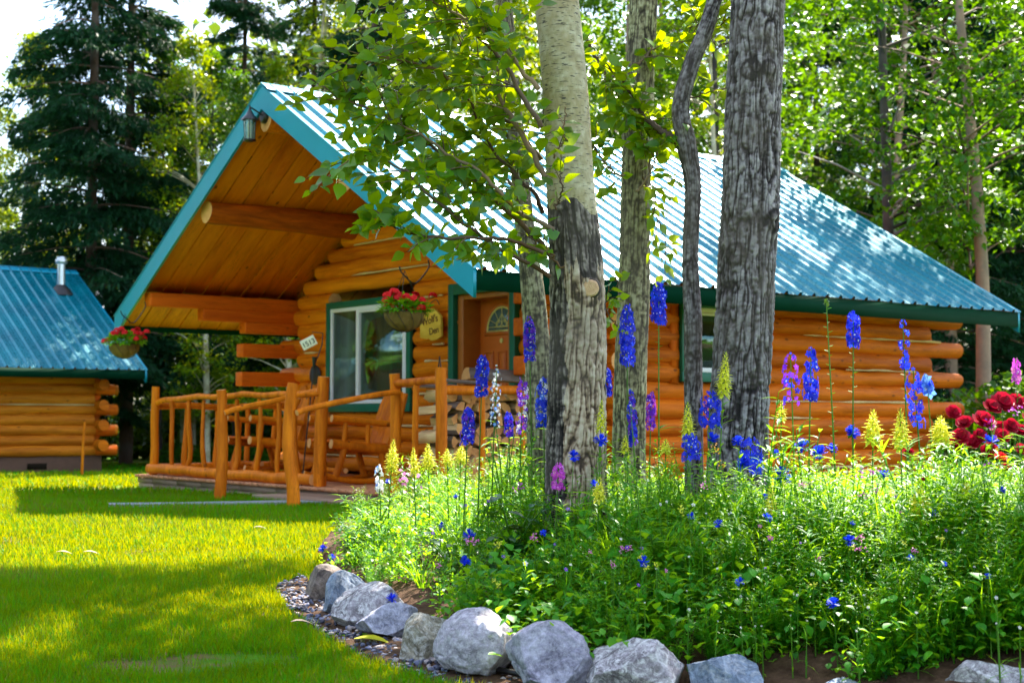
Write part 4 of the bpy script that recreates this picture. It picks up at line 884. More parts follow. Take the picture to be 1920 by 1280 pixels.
def place(src, px, D, rz, sc, label, group, cat='tree', name=None):
    key = src.name; o = src if key not in used else copy_tree(src); used.add(key)
    x = (px - 960) / F_PX * D; o.location = (x, D, float(gz(D))); o.rotation_euler = (0, 0, rz); o.scale = (sc, sc, sc); tag(o, label, cat, group); return o
place(spr[0], 166, 34.5, .3, 1., 'tall dark spruce with reddish trunk, left one of the pair behind the neighbouring roof', 'spruces beyond the cabins')
place(spr[1], 238, 36.5, 2.2, 1.08, 'tall dark spruce rising beside the far left eave, right one of the pair', 'spruces beyond the cabins')
place(spr[0], 585, 41, 1.9, .95, 'dark spruce rising straight behind the gable peak', 'spruces beyond the cabins')
place(spr[1], 700, 37, 4.2, 1.0, 'dark spruce top showing above the ridge left of the leafy branches', 'spruces beyond the cabins')
place(spr[1], 1675, 40, 1.2, 1.0, 'dark spruce far beyond the right end of the cabin roof', 'spruces beyond the cabins')
place(spr[0], 455, 47, 3.3, 1.0, 'spruce further back showing between the pair and the gable peak', 'spruces beyond the cabins')
place(spr[1], 1785, 33.5, 2.7, .9, 'dark spruce among the leafy trees, just left of the leaning brown trunk', 'spruces beyond the cabins')
place(spr[0], 1535, 45, 5.1, .95, 'dark spruce seen right beside the thickest poplar', 'spruces beyond the cabins')
place(spr[0], 1900, 36, 3.3, .95, 'spruce at the far right edge behind the leaning tree', 'spruces beyond the cabins')
FT = 'leafy trees beyond the cabins'
gen = 'leafy sunlit tree in the woods beyond the cabins'
place(kinds[2], 1838, 21.5, 0., .82, 'leaning brown-trunked tree just beyond the right end of the cabin', FT)
place(kinds[0], 1668, 22.2, 1., .92, 'slender tree with a dark thin trunk behind the right part of the roof', FT)
place(kinds[1], 1356, 30, 2., .85, 'pale straight pole of a tree seen just left of the thickest poplar', FT)
spots = []
for D, step, off in ((33, 2.9, 0), (38, 3.1, 1.3), (44, 3.3, .5), (51, 3.5, 1.9), (59, 4., 0)):
    x = -D * .42 + off
    while x < D * .46: spots.append((x + rng.uniform(-.8, .8), D + rng.uniform(-1.6, 1.6))); x += step * rng.uniform(.85, 1.2)
for x, y in spots:
    px = 960 + x / y * F_PX
    if -60 < px < 330 and y < 42: continue          # open sky and the spruce pair
    if px < 330: sc = .52
    elif px < 560: sc = rng.uniform(.6, .75)
    else: sc = rng.uniform(.85, 1.12)
    if 1460 < px < 1560 and y > 40: sc *= .7
    kk = int(rng.integers(3)); place(kinds[kk], px, y, rng.uniform(0, 6.28), sc, ['dense green', 'yellow green pale-trunked', 'tall loose-crowned'][kk] + ' tree in the woods ' + ('left of the gable' if px < 560 else 'seen above the roof ridge' if px < 1450 else 'right of the thickest poplar') + (', front row' if y < 36 else ', further back'), FT)
for px, y, sc in ((22, 37.5, .80), (-45, 38, .72), (58, 40, .84), (88, 41, .66), (120, 43, .5), (300, 43, .62)): place(kinds[1], px, y, px * .3, sc, 'bright leafy tree left of the spruce pair above the neighbouring roof', FT)
for px, y in ((300, 37), (345, 39), (362, 41.5), (392, 38), (418, 43), (440, 40)): 
    place(kinds[1 if px % 2 else 0], px, y, px * .7, .7, 'pale slender tree trunk in the shaded woods left of the porch', FT)
# shrubs under the trees
def shrub(rad, h, n, leafs, mat):
    t = empty('shrub'); d = runit(n); d[:, 2] = np.abs(d[:, 2]); P = d * rng.uniform(.3, 1, n)[:, None] ** .5 * [rad, rad, h]; P += .25 * np.stack([vnoise(P * 2 + k * 9, k) for k in range(3)], -1)
    mk('leaves', [scatter(*LF_Q, P, basis(runit(n)), rng.uniform(.7, 1.3, n) * leafs)], mat, t); S = []
    for k in range(9): a = k * .7; S += tube([(0, 0, -.1), (rad * .3 * math.cos(a), rad * .3 * math.sin(a), h * .5), (rad * .7 * math.cos(a), rad * .7 * math.sin(a), h * .85)], [.02, .012, .004], 5)
    mk('stems', S, M_barkb, t); return t
shs = [shrub(1.3, 1.9, 3200, .13, M_under), shrub(1.5, 1.4, 3000, .13, M_birch)]
for k, x in enumerate(np.arange(-16, 22, 1.55)):
    for D in (42.5, 49.):
        px = 960 + x / D * F_PX; place(shs[int(rng.integers(2)) if D < 45 else 0], px, D + rng.uniform(-1.5, 1.5), rng.uniform(0, 6), rng.uniform(.8, 1.5), 'bushy shrub in the shade under the woods beyond the lawn', 'shrubs under the woods', 'shrub')
for px, D, sc in ((1885, 20.5, .9), (1960, 19, 1.1), (1935, 23, 1.2), (1840, 25, 1.1), (2020, 22, 1.2), (340, 35, .45), (420, 36.5, .5), (470, 36, .45)):
    place(shs[1], px, D, px * .1, sc, 'sunlit shrub right of the cabin end' if px > 1000 else 'low bright shrub at the wood edge behind the porch railing', 'shrubs under the woods', 'shrub')
n = 26000; x = rng.uniform(-34, 40, n); y = rng.uniform(62, 70, n); z = rng.random(n) ** 1.0 * 19 - .3; lo_ = np.where(x < -18, .55, 1); P = np.stack([x, y, z * lo_], -1)
tag(mk('far_forest', [scatter(*LF_Q, P, basis(runit(n)), rng.uniform(.4, .8, n))], M_under), kind='stuff')
# shade tree standing out of view on the left, over the near lawn
st_ = forest_tree(11, 4.7, 2.6, 60, 80, .13, M_poplar, M_barkg, r0=.16); st_.name = 'poplar_tree'; st_.location = (-5.4, 10.9, 0); tag(st_, 'poplar tree whose crown overhangs the near left lawn', 'tree', 'shade trees over the lawn')

for k, x, y, sc in ((spr[0], -13.5, 16.5, .8), (spr[1], -16, 21, .9), (kinds[0], -12, 19, .7), (kinds[1], -17.5, 18, .8), (kinds[2], -19, 24, .8), (kinds[0], -14.5, 13.5, .8), (spr[0], -20, 20, .9), (spr[1], -18, 26.5, .8)):
    place(k, 960 + x / y * F_PX, y, x, sc, 'tree left of the lawn, mirrored in the porch window', 'trees mirrored in the window')
# woods behind the viewer and to the left, mirrored in the window panes
n = 34000; x = rng.uniform(-30, 26, n); y = rng.uniform(-26, -18, n); k = rng.random(n) < .5; x = np.where(k, rng.uniform(-34, -27, n), x); y = np.where(k, rng.uniform(-18, 62, n), y); z = rng.random(n) * (6.5 + 2 * vnoise(np.stack([x * .3, x * 0, x * 0], -1), 5)) - .3; B = [scatter(*LF_Q, np.stack([x, y, z], -1), basis(runit(n)), rng.uniform(.6, 1.3, n))]
tag(mk('woods_behind', B, M_birch2), kind='stuff')
# ------------------------------------------------------------ boulders
import bmesh
def ico(sub=5):
    bm = bmesh.new(); bmesh.ops.create_icosphere(bm, subdivisions=sub, radius=1); V = np.array([v.co[:] for v in bm.verts]); F = np.array([[v.index for v in f.verts] for f in bm.faces]); bm.free(); return V, F
IV, IF = ico(6)
def M_rock(name, stops, wh, sc=3.5, amt=.6):
    g = G(name); v = g.coord(); n = g.noise(v, sc * 2.2, 9, .8, .6); n2 = g.noise(v, 45, 6, .85); n3 = g.noise(v, sc * 4.5, 8, .75, 2.2)
    stops = [(stops[0][0] + .08, tuple(x * .6 for x in stops[0][1])), (stops[1][0] - .08, tuple(min(.8, x * 1.45) for x in stops[1][1]))]; c = g.ramp(n, stops); c = g.mix(g.ramp(n3, [(.47, (0, 0, 0)), (.56, (amt,) * 3)]), c, wh); c = g.mix(g.ramp(n2, [(.35, (.55,) * 3), (.6, (0, 0, 0))]), c, tuple(x * .35 for x in stops[0][1]))
    return g.end(g.bsdf(c, .85, .25, g.bump(n2, .7, .012)))
RM = dict(brown=M_rock('brown_stone', [(.3, (.13, .10, .10)), (.7, (.30, .23, .20))], (.34, .29, .27), amt=.3), blue=M_rock('blue_grey_stone', [(.3, (.12, .17, .27)), (.7, (.28, .34, .46))], (.50, .52, .58), amt=.6),
          white=M_rock('white_veined_stone', [(.3, (.20, .17, .19)), (.7, (.42, .38, .42))], (.80, .78, .80), amt=.85), slate=M_rock('slate_stone', [(.3, (.20, .21, .30)), (.7, (.42, .42, .54))], (.58, .58, .66), 6, .4),
          lichen=M_rock('lichen_stone', [(.3, (.17, .14, .09)), (.7, (.42, .38, .30))], (.68, .66, .62), amt=.75), grey=M_rock('pale_granite', [(.3, (.30, .27, .32)), (.7, (.50, .46, .54))], (.68, .65, .70), 5, .6), slab=M_rock('violet_grey_slab', [(.3, (.22, .20, .29)), (.7, (.42, .40, .50))], (.56, .54, .62), 4, .4))
def boulder(cx, by, wpx, hpx, kind, seed, label, tilt=0, sq=2.6):
    p = gp(cx, by - 2); D = p[1]; w_ = wpx / F_PX * D / 2; h_ = hpx / F_PX * D * .93; d_ = w_ * .85
    V = IV.copy(); lr = np.random.default_rng(seed)
    for _ in range(15):   # planar facets
        nrm = lr.normal(size=3); nrm /= np.linalg.norm(nrm); c = lr.uniform(.52, .84); k = V @ nrm; V -= np.clip(k - c, 0, None)[:, None] * nrm
    V = V * (1 + .05 * fbm(V * 1.3 + seed, seed, 3))[:, None]; V += V * (.022 * fbm(V * 7 + seed, seed + 2, 5) - .03 * np.clip(.10 - np.abs(vnoise(V * 2.2 + seed, seed + 7)), 0, 1) / .1)[:, None]
    V[:, 2] = np.where(V[:, 2] > 0, V[:, 2], V[:, 2] * .6); ext = np.abs(V).max(0); V = V / ext * [w_, d_, h_ * .70]; c, s = math.cos(tilt), math.sin(tilt); V = V @ np.array([[c, 0, -s], [0, 1, 0], [s, 0, c]]).T
    V[:, 0] *= w_ / np.abs(V[:, 0]).max(); V[:, 2] += h_ - V[:, 2].max(); V[:, 1] += d_ * .35
    o = mk('boulder', [(V, IF, 0)], RM[kind], smooth=True); o.location = p; tag(o, label, 'boulder', 'boulders edging the flower bed'); return o
RL = ['brown flat-sided boulder, furthest up the bed edge', 'rounded blue grey boulder beside the brown one', 'low white-topped veined boulder behind the slate one', 'blue slate-like boulder with a layered top', 'lumpy boulder with pale lichen and brown hollow, left of the big grey one', 'large pale granite boulder with a fine crack', 'tilted violet grey slab boulder half behind grass', 'large white veined boulder at the bottom under the plants', 'blue grey boulder cut by the bottom edge right of the white one', 'pale boulder cut by the bottom edge at the far right', 'flat stone just showing at the bottom edge between boulders']
for k, (r, lab) in enumerate(zip(ROCKS, RL)): boulder(*r, seed=20 + k, label=lab, tilt={6: -.45, 5: -.12, 1: .1}.get(k, 0))
boulder(1398, 1236, 52, 26, 'grey', 77, 'small grey stone lying on the bare soil behind the blue boulder'); 
b_ = boulder(262, 842, 62, 34, 'grey', 79, 'grey stump-like rock at the wood edge left of the porch')
# gravel
n = 9000; x = rng.uniform(-1.6, 1.2, n); y = rng.uniform(5.0, 8.7, n); k = inside(x, y, GR); x, y = x[k], y[k]; z = gzz(x, y) + .016; V0, F0 = ico(2); V0 = V0 * (1 + .3 * rng.normal(size=(len(V0), 1)) * .35)
mats = [M_plain('gravel_dark', (.05, .05, .075), .8, .3, var=.5, sc=40), M_plain('gravel_blue', (.13, .14, .22), .8, .3, var=.5, sc=40), M_plain('gravel_pale', (.34, .29, .29), .8, .3, var=.4, sc=40)]
bs = []
for m_ in range(3):
    q = rng.integers(3, size=len(x)) == 0 if m_ else np.ones(len(x), bool); q = (np.arange(len(x)) % 5 < 2) if m_ == 0 else (np.arange(len(x)) % 5 < 4) & (np.arange(len(x)) % 5 >= 2) if m_ == 1 else np.arange(len(x)) % 5 == 4
    P = np.stack([x[q], y[q], z[q]], -1); nn = len(P); S = rng.uniform(.005, .014, (nn, 3)) * [1.3, 1.2, .6]; bs.append(scatter(V0, F0, P, basis(runit(nn)), S, m_))
tag(mk('gravel', bs, mats), kind='stuff')
ep = [gp(*p) for p in [(835, 1240), (900, 1262), (985, 1280), (1060, 1296)]]; tag(mk('edging_strip', tube(spline([p + (0, 0, .03) for p in ep], 30), .012, 8), M_black, smooth=True), 'black plastic edging pipe running along the gravel below the boulders', 'edging')
# ------------------------------------------------------------ garden foliage (uncountable)
def clump(kind):
    B = []
    def add(shape, P, D_, S, roll=None, r=None): b = scatter(*shape, np.array(P), basis(np.array(D_), roll), np.array(S), 0, r); B.append(b)
    if kind == 'feather':
        for s in range(7):
            a = rng.uniform(0, 6.28); h = rng.uniform(.25, .5); le = rng.uniform(.05, .2); P_ = [(le * q * math.cos(a), le * q * math.sin(a), h * q) for q in np.linspace(0, 1, 5)]; B += [b for b in tube(P_, [.003, .003, .002, .0015, .001], 4, caps=False)]
            n = 46; q = rng.random(n); P = np.stack([np.interp(q, np.linspace(0, 1, 5), [p[i] for p in P_]) for i in range(3)], -1); d = runit(n) * [1, 1, .4] + [0, 0, .5]; add(LF_THIN, P, d, np.stack([np.full(n, .09), rng.uniform(.03, .075, n), np.full(n, .05)], -1))
    if kind == 'lance':
        for s in range(5):
            a = rng.uniform(0, 6.28); h = rng.uniform(.3, .6); le = rng.uniform(.04, .18); P_ = [(le * q * q * math.cos(a), le * q * q * math.sin(a), h * q) for q in np.linspace(0, 1, 6)]; B += tube(P_, [.004, .0035, .003, .0025, .002, .001], 4, caps=False)
            n = 26; q = np.linspace(.08, 1, n); P = np.stack([np.interp(q, np.linspace(0, 1, 6), [p[i] for p in P_]) for i in range(3)], -1); aa = np.arange(n) * 2.4; d = np.stack([np.cos(aa), np.sin(aa), rng.uniform(.1, .9, n)], -1); add(LF_LANCE, P, d, rng.uniform(.05, .10, n) * (1.15 - q * .5))
    if kind == 'grass':
        n = 34; a = rng.uniform(0, 6.28, n); P = np.stack([.04 * np.cos(a), .04 * np.sin(a), 0 * a], -1); d = np.stack([np.cos(a) * .35, np.sin(a) * .35, np.ones(n)], -1) + .2 * runit(n); ln = rng.uniform(.2, .5, n); add(LF_LONG, P, d, np.stack([np.full(n, .008), ln, ln], -1), rng.uniform(-.5, .5, n))
    if kind == 'broad':
        n = 22; a = rng.uniform(0, 6.28, n); q = rng.uniform(.2, 1, n); P = np.stack([.12 * q * np.cos(a), .12 * q * np.sin(a), .05 + .25 * rng.random(n)], -1); d = np.stack([np.cos(a), np.sin(a), rng.uniform(.1, .9, n)], -1); add(LF_OVAL, P, d, rng.uniform(.06, .13, n))
        for p in P[:12]: B += tube([(0, 0, 0), (p[0] * .6, p[1] * .6, p[2] * .6), tuple(p)], [.003, .0025, .002], 4, caps=False)
    if kind == 'near':
        n = 80; P = np.stack([rng.normal(0, .07, n), rng.normal(0, .07, n), .02 + .14 * rng.random(n) ** 1.3], -1); d = runit(n) + [0, 0, .35]; add(leaf([.05, .30, .40, .22, .0], .3, .25), P, d, rng.uniform(.02, .042, n))
    if kind == 'lobed':
        n = 120; P = np.stack([rng.normal(0, .09, n), rng.normal(0, .09, n), .02 + .22 * rng.random(n) ** 1.3], -1); d = runit(n) + [0, 0, .45]; add(LF_Q, P, d, rng.uniform(.025, .05, n))
    V = np.concatenate([b[0] for b in B]); off = 0; Fs = []; r = []
    for b in B: Fs.append(np.asarray(b[1]) + off); off += len(b[0]); r.append(np.broadcast_to(np.asarray(b[3], float), (len(b[0]),)))
    return V, np.concatenate(Fs), np.concatenate(r)
LF_LONG = (np.array([[-.5, 0, 0], [.5, 0, 0], [-.6, .35, .02], [.6, .35, .02], [-.45, .7, -.08], [.45, .7, -.08], [-.05, 1, -.30], [.05, 1, -.30]]), np.array([[0, 1, 3, 2], [2, 3, 5, 4], [4, 5, 7, 6]]))
def put(cl_, P, S, m=0):
    V, F, r = cl_; n = len(P); a = rng.uniform(0, 6.28, n); c, s = np.cos(a), np.sin(a); z = np.zeros(n); o = np.ones(n); Rm = np.stack([np.stack([c, -s, z], -1), np.stack([s, c, z], -1), np.stack([z, z, o], -1)], 1)
    b = scatter(V, F, P, Rm, S, m, np.zeros(n)); return (b[0], b[1], m, (np.tile(r, n) * .6 + np.repeat(rng.random(n), len(V)) * .4))
n = 5600; x = rng.uniform(-1.4, 8, n); y = rng.uniform(4.9, 12.8, n); x[:700] = rng.uniform(1.2, 2.6, 700); y[:700] = rng.uniform(4.9, 6.3, 700); x[700:1500] = rng.uniform(1.0, 2.3, 800); y[700:1500] = rng.uniform(4.45, 5.4, 800); x[1500:2100] = rng.uniform(.2, 2.6, 600); y[1500:2100] = rng.uniform(5.3, 6.8, 600); vis = np.abs(x / y) < .42; d = edist(x, y); k = inside(x, y) & vis & (d > .10) & (rng.random(n) < np.clip(1.9 - .13 * y, .35, 1)); x, y, d = x[k], y[k], d[k]
hs_x = x
bare = (np.hypot((x - 1.0) / .34, (y - 5.25) / .12) < 1); rk = (np.abs(x - 1.70) < .40) & (y < 5.12); bare |= rk; x, y, d = x[~bare], y[~bare], d[~bare]; z = bz(x, y)
front = np.clip((d - .05) / .7, 0, 1); typ = rng.random(len(x)) + .22 * vnoise(np.stack([x * 1.2, y * 1.2, x * 0], -1), 8); rowt = np.interp(960 + x / y * F_PX, [620, 660, 720, 800, 1000, 1100, 1300, 1500, 1920], [1005, 932, 902, 878, 850, 866, 892, 912, 905]); ztop = 1 - (rowt - 780) / F_PX * y; hs = np.clip(np.minimum(ztop - z, .17 + .27 * d) / .47, .3, 1.4) * rng.uniform(.5, 1.15, len(x)) * np.where((rng.random(len(x)) < .08) & (typ < .72), rng.uniform(1.2, 1.55, len(x)), 1)

ks = {'feather': [], 'lance': [], 'grass': [], 'broad': [], 'lobed': []}; bounds = [('feather', .46), ('lance', .72), ('grass', .84), ('broad', .89), ('lobed', 9)]
bs = []
for nm in ks:
    lo = 0 if nm == 'feather' else dict(lance=.46, grass=.72, broad=.84, lobed=.89)[nm]; hi = dict(bounds)[nm]; lo = -9 if nm == 'feather' else lo
    q = np.where((typ >= lo) & (typ < hi))[0]
    if nm == 'feather': q = np.where((typ < .46) | ((typ > 1.0) & (y > 5.2)))[0]
    if nm == 'lobed': qn = q[y[q] < 6.3]; q = q[y[q] >= 6.3]; bs.append(put(clump('near'), np.stack([x[qn], y[qn], z[qn] - .01], -1), np.clip(hs[qn] * 2.2, .9, 2.2)))
    for v_ in range(3):
        qq = q[v_::3]; 
        if len(qq): bs.append(put(clump(nm), np.stack([x[qq], y[qq], z[qq] - .01], -1), hs[qq] * (1 if nm != 'lobed' else .9), 1 if nm == 'broad' else 0))
n = 1500; x = rng.uniform(-1.4, 8, n); y = rng.uniform(4.9, 9.5, n); d = edist(x, y); k = inside(x, y) & (np.abs(x / y) < .42) & ((d > .2) | (rng.random(n) < .25)); x, y = x[k], y[k]; bare = (np.hypot((x - 1.0) / .36, (y - 5.25) / .15) < 1) & (rng.random(len(x)) < .85); bare |= (np.abs(x - 1.70) < .38) & (y < 5.1); x, y = x[~bare], y[~bare]
for v_ in range(4): xx, yy = x[v_::4], y[v_::4]; m_ = yy < 6.3; bs.append(put(clump('near'), np.stack([xx[m_], yy[m_], bz(xx[m_], yy[m_])], -1), rng.uniform(.8, 1.5, m_.sum()))); m_ = ~m_; bs.append(put(clump('lobed'), np.stack([xx[m_], yy[m_], bz(xx[m_], yy[m_])], -1), rng.uniform(.4, .9, m_.sum())))
tag(mk('garden_foliage', bs, [M_gard, M_garddk]), kind='stuff')
def canopy(x, y):
    z = float(bz(x, y)); d = float(edist(np.array(x), np.array(y))); rw = np.interp(960 + x / y * F_PX, [620, 660, 720, 800, 1000, 1100, 1300, 1500, 1920], [1010, 935, 905, 880, 850, 862, 885, 905, 900]); return z + max(.1, min(1 - (rw - 780) / F_PX * y - z, .12 + .27 * d))
def canopy_D(px, py, D):
    if py < 895: return 6.3 + .7 * rng.random() if px > 1250 and D < 6.3 else D
    for q in np.arange(4.6, 10, .05):
        p = at(px, py, q)
        if inside(p[0], p[1]) and p[2] < canopy(p[0], p[1]) + .09: return q
    return D
# single plants one can pick out
def plant(name, label, cat, px, py, D, zb=None):
    p = at(px, py, D); z = float(bz(p[0], p[1])) if zb is None else zb; return tag(empty(name, (p[0], p[1], z)), label, cat), p[2] - z
def leafy_plant(label, px, py, D, nst, leaf_l, n_l, shape, mat, spread=.16, group=None):
    t, h = plant('leafy_plant', label, 'plant', px, py, D); S, L_ = [], []
    if group: t['group'] = group
    for s in range(nst):
        a = 6.28 * s / nst + rng.uniform(-.5, .5); le = spread * rng.uniform(.3, 1); hh = h * rng.uniform(.75, 1); P = spline([(0, 0, 0), (le * .3 * math.cos(a), le * .3 * math.sin(a), hh * .55), (le * math.cos(a), le * math.sin(a), hh)], 12); S += tube(P, np.linspace(.006, .002, 12), 5)
        q = np.linspace(.15, 1, n_l); C = np.stack([np.interp(q * 11, np.arange(12), P[:, i]) for i in range(3)], -1); aa = np.arange(n_l) * 2.4 + s; d = np.stack([np.cos(aa), np.sin(aa), rng.uniform(-.1, .5, n_l)], -1); L_.append(scatter(*shape, C, basis(d), leaf_l * rng.uniform(.6, 1.15, n_l) * (1.1 - .4 * q)))
    mk('stems', S, M_stem, t); mk('leaves', L_, mat, t)
leafy_plant('dark green broad-leaved plant in front of the stout trunk', 960, 915, 6.75, 6, .13, 9, LF_OVAL, M_garddk, .26)
leafy_plant('dark broad-leaved plant with a few grey green leaves, lower left of the stout trunk', 850, 1000, 6.9, 5, .12, 6, LF_OVAL, M_garddk, .26)
leafy_plant('willow-like plant with narrow dark leaves at the left end of the bed', 668, 965, 8.3, 6, .12, 20, LF_LANCE, M_garddk, .30)
leafy_plant('bright feathery leafed plant at the left end of the bed', 705, 925, 8.5, 8, .10, 22, LF_LANCE, M_gard, .25)
leafy_plant('tall lance-leaved plant with arching leaves before the right cabin wall', 1508, 800, 6.6, 4, .13, 16, LF_LANCE, M_gard, .16)
leafy_plant('large-leaved young plant among the grasses in the middle of the bed', 1230, 985, 6.0, 4, .15, 6, LF_OVAL, M_gard, .2)
leafy_plant('yellow green strappy plant right of the stout trunk', 1140, 930, 6.6, 10, .20, 9, LF_LANCE, M_gard, .22)
leafy_plant('strappy grass-like plant near the front of the bed above the white boulder', 1320, 1085, 5.9, 9, .18, 7, LF_LANCE, M_gard, .18)
leafy_plant('broad strappy plant at the right edge of the bed', 1850, 900, 5.7, 9, .20, 12, LF_LANCE, M_gard, .25)
leafy_plant('plant with one big oval leaf at the front edge of the bed', 1180, 1140, 5.9, 3, .20, 2, LF_OVAL, M_gard, .12)
leafy_plant('silvery green spiky topped plant left of the stout trunk', 945, 790, 7.6, 7, .11, 16, LF_LANCE, M_gard, .2)
# flower makers
def stem_path(h, lean=.04): a = rng.uniform(0, 6.28); l_ = lean * rng.uniform(.3, 1.2) * h; return spline([(l_ * 1.2 * math.cos(a), l_ * 1.2 * math.sin(a), 0), (l_ * .7 * math.cos(a), l_ * .7 * math.sin(a), h * .5), (0, 0, h)], 14)
def delphinium(label, px, yt, yb, wpx, D, mats, dens=1., bare=0, fs=.026):
    if px > 1250 and D < 6.5: fs *= 6.6 / D; D = 6.3 + .7 * rng.random()
    p = at(px, yt, D); zb = float(bz(p[0], p[1])) if inside(p[0], p[1]) else float(gz(p[1])); t = tag(empty('delphinium', (p[0], p[1], zb)), label, 'delphinium', 'delphinium spikes'); h = p[2] - zb; hb = (yb - yt) / F_PX * D; r = wpx / 2 / F_PX * D
    P = stem_path(h); mk('stem', tube(P, np.linspace(.0055, .0022, 14), 6), M_stem, t)
    n = int(dens * 7.5 * hb * r / (fs * fs)) + 5; q = rng.random(n) ** .9; zz = h - hb * q; a = rng.uniform(0, 6.28, n); tp = np.clip(.30 + 2.6 * q, 0, 1); rr = np.maximum(r - fs * .55, r * .4) * tp * rng.uniform(.75, 1.1, n)
    bx, by = np.interp(zz, P[:, 2], P[:, 0]), np.interp(zz, P[:, 2], P[:, 1]); C = np.stack([bx + rr * np.cos(a), by + rr * np.sin(a), zz], -1); d = np.stack([np.cos(a), np.sin(a), rng.uniform(-.2, .4, n)], -1); S = fs * rng.uniform(.7, 1.15, n) * np.clip(.5 + q * 3, .5, 1)
    mi = rng.choice(len(mats), n, p=[.75] + [.25 / (len(mats) - 1)] * (len(mats) - 1) if len(mats) > 1 else None); bl = []
    for m_ in range(len(mats)):
        k = mi == m_
        if k.any(): bl.append(scatter(*FL5, C[k], face_basis(d[k] + .25 * runit(k.sum())), S[k] * 1.15, m_))
    k = rng.random(n) < .3; bl.append(scatter(*FL5, C[k] + d[k] * .004, face_basis(d[k]), S[k] * .35, len(mats)))
    mk('blossoms', bl, list(mats) + [M_wh], t)
    pd = []
    if bare:
        for j in range(bare): z_ = h - hb - (j + .5) * .022; aa = j * 2.4; b0_ = (np.interp(z_, P[:, 2], P[:, 0]), np.interp(z_, P[:, 2], P[:, 1]), z_); pd += tube([b0_, (b0_[0] + .022 * math.cos(aa), b0_[1] + .022 * math.sin(aa), z_ + .006)], [.0014, .001], 4)
    m_ = 12; q = rng.uniform(.1, .6, m_) * h * .7; C = np.stack([np.interp(q, P[:, 2], P[:, 0]), np.interp(q, P[:, 2], P[:, 1]), q], -1); aa = np.arange(m_) * 2.4; mk('leaves', pd + [scatter(*LF_LANCE, C, basis(np.stack([np.cos(aa), np.sin(aa), .5 + 0 * aa], -1)), rng.uniform(.06, .12, m_))], M_gard, t); return t
BL, PU, LB = (M_blue, M_corn), (M_purple, M_blue), (M_corn, M_ltblue)
for a in [('tallest dense blue delphinium, right of the second trunk', 1235, 528, 608, 38, 7.6, BL, 1.3, 12), ('blue delphinium with white flecks in front of the second trunk', 1176, 570, 684, 38, 7.3, BL, 1.2, 0),
          ('short blue delphinium touching the right side of the stout trunk', 1138, 690, 742, 30, 7.1, BL, 1.3, 0), ('slim blue violet delphinium left of the stout trunk, highest there', 992, 593, 676, 30, 7.2, PU[::-1], 1.2, 0),
          ('square-topped blue delphinium in front of the cabin door', 905, 666, 742, 34, 7.3, BL, 1.4, 0), ('blue violet delphinium in front of the firewood stack', 879, 763, 832, 34, 7.1, (M_blue, M_purple), 1.4, 0),
          ('sparse purple delphinium opening upward beside the stout trunk', 981, 700, 812, 30, 7.2, (M_purple, M_wh), .5, 0), ('bright light blue delphinium close against the stout trunk', 1019, 706, 800, 40, 7.1, (M_corn, M_ltblue, M_wh), 1., 0),
          ('small violet delphinium low between the two leftmost spikes', 953, 772, 818, 26, 7.3, (M_blue, M_purple), 1.1, 0), ('loose violet blue delphinium low in front of the second trunk', 1183, 730, 835, 26, 7.2, (M_blue, M_purple), .7, 0),
          ('magenta violet larkspur right of the second trunk', 1221, 734, 804, 28, 7.2, (M_purple, M_mag), 1., 0), ('broad blue delphinium low between the two rightmost trunks', 1332, 733, 800, 52, 6.2, BL, .9, 0),
          ('blue delphinium among the grass at the foot of the thickest trunk', 1407, 820, 888, 56, 6.0, BL, .8, 0), ('loose blue delphinium in front of the right cabin wall', 1521, 652, 750, 42, 5.7, BL, .8, 0, .03),
          ('sparse violet larkspur beside the loose blue one', 1482, 662, 762, 46, 5.9, PU, .28, 0, .028), ('dense blue delphinium in front of the right wall, tallest there', 1600, 583, 650, 36, 5.8, BL, 1.2, 10, .028),
          ('sparse blue larkspur with few florets before the right wall', 1693, 598, 690, 30, 5.8, BL, .30, 8, .026), ('blue larkspur with small drooping florets, lower right of the sparse one', 1712, 690, 800, 44, 5.7, BL, .35, 0, .028),
          ('single pale blue larkspur bloom on a long stem', 1738, 703, 736, 32, 5.7, (M_ltblue, M_corn), 1., 0, .05), ('dark blue delphinium stub in the grass below the bent thin trunk', 1295, 812, 862, 46, 6.3, BL, .7, 0),
          ('pink larkspur spike at the right edge of the picture', 1904, 672, 716, 26, 5.3, (M_mag, M_pink), 1.1, 8, .024), ('white larkspur seed spike beside the square-topped delphinium', 932, 683, 800, 26, 7.25, (M_wh, M_ltblue), .25, 0, .018),
          ('small white and violet larkspur at the left end of the bed', 710, 872, 920, 24, 8.2, (M_wh, M_ltblue), .6, 0, .03), ('magenta spike in front of the foot of the stout trunk', 1048, 868, 915, 32, 6.5, (M_mag, M_pink), 1.1, 0, .02),
          ('green gone-over delphinium spike with thin seed stalks before the right wall', 1549, 560, 575, 14, 6.0, (M_stem,), .5, 46, .012)]: delphinium(*a)
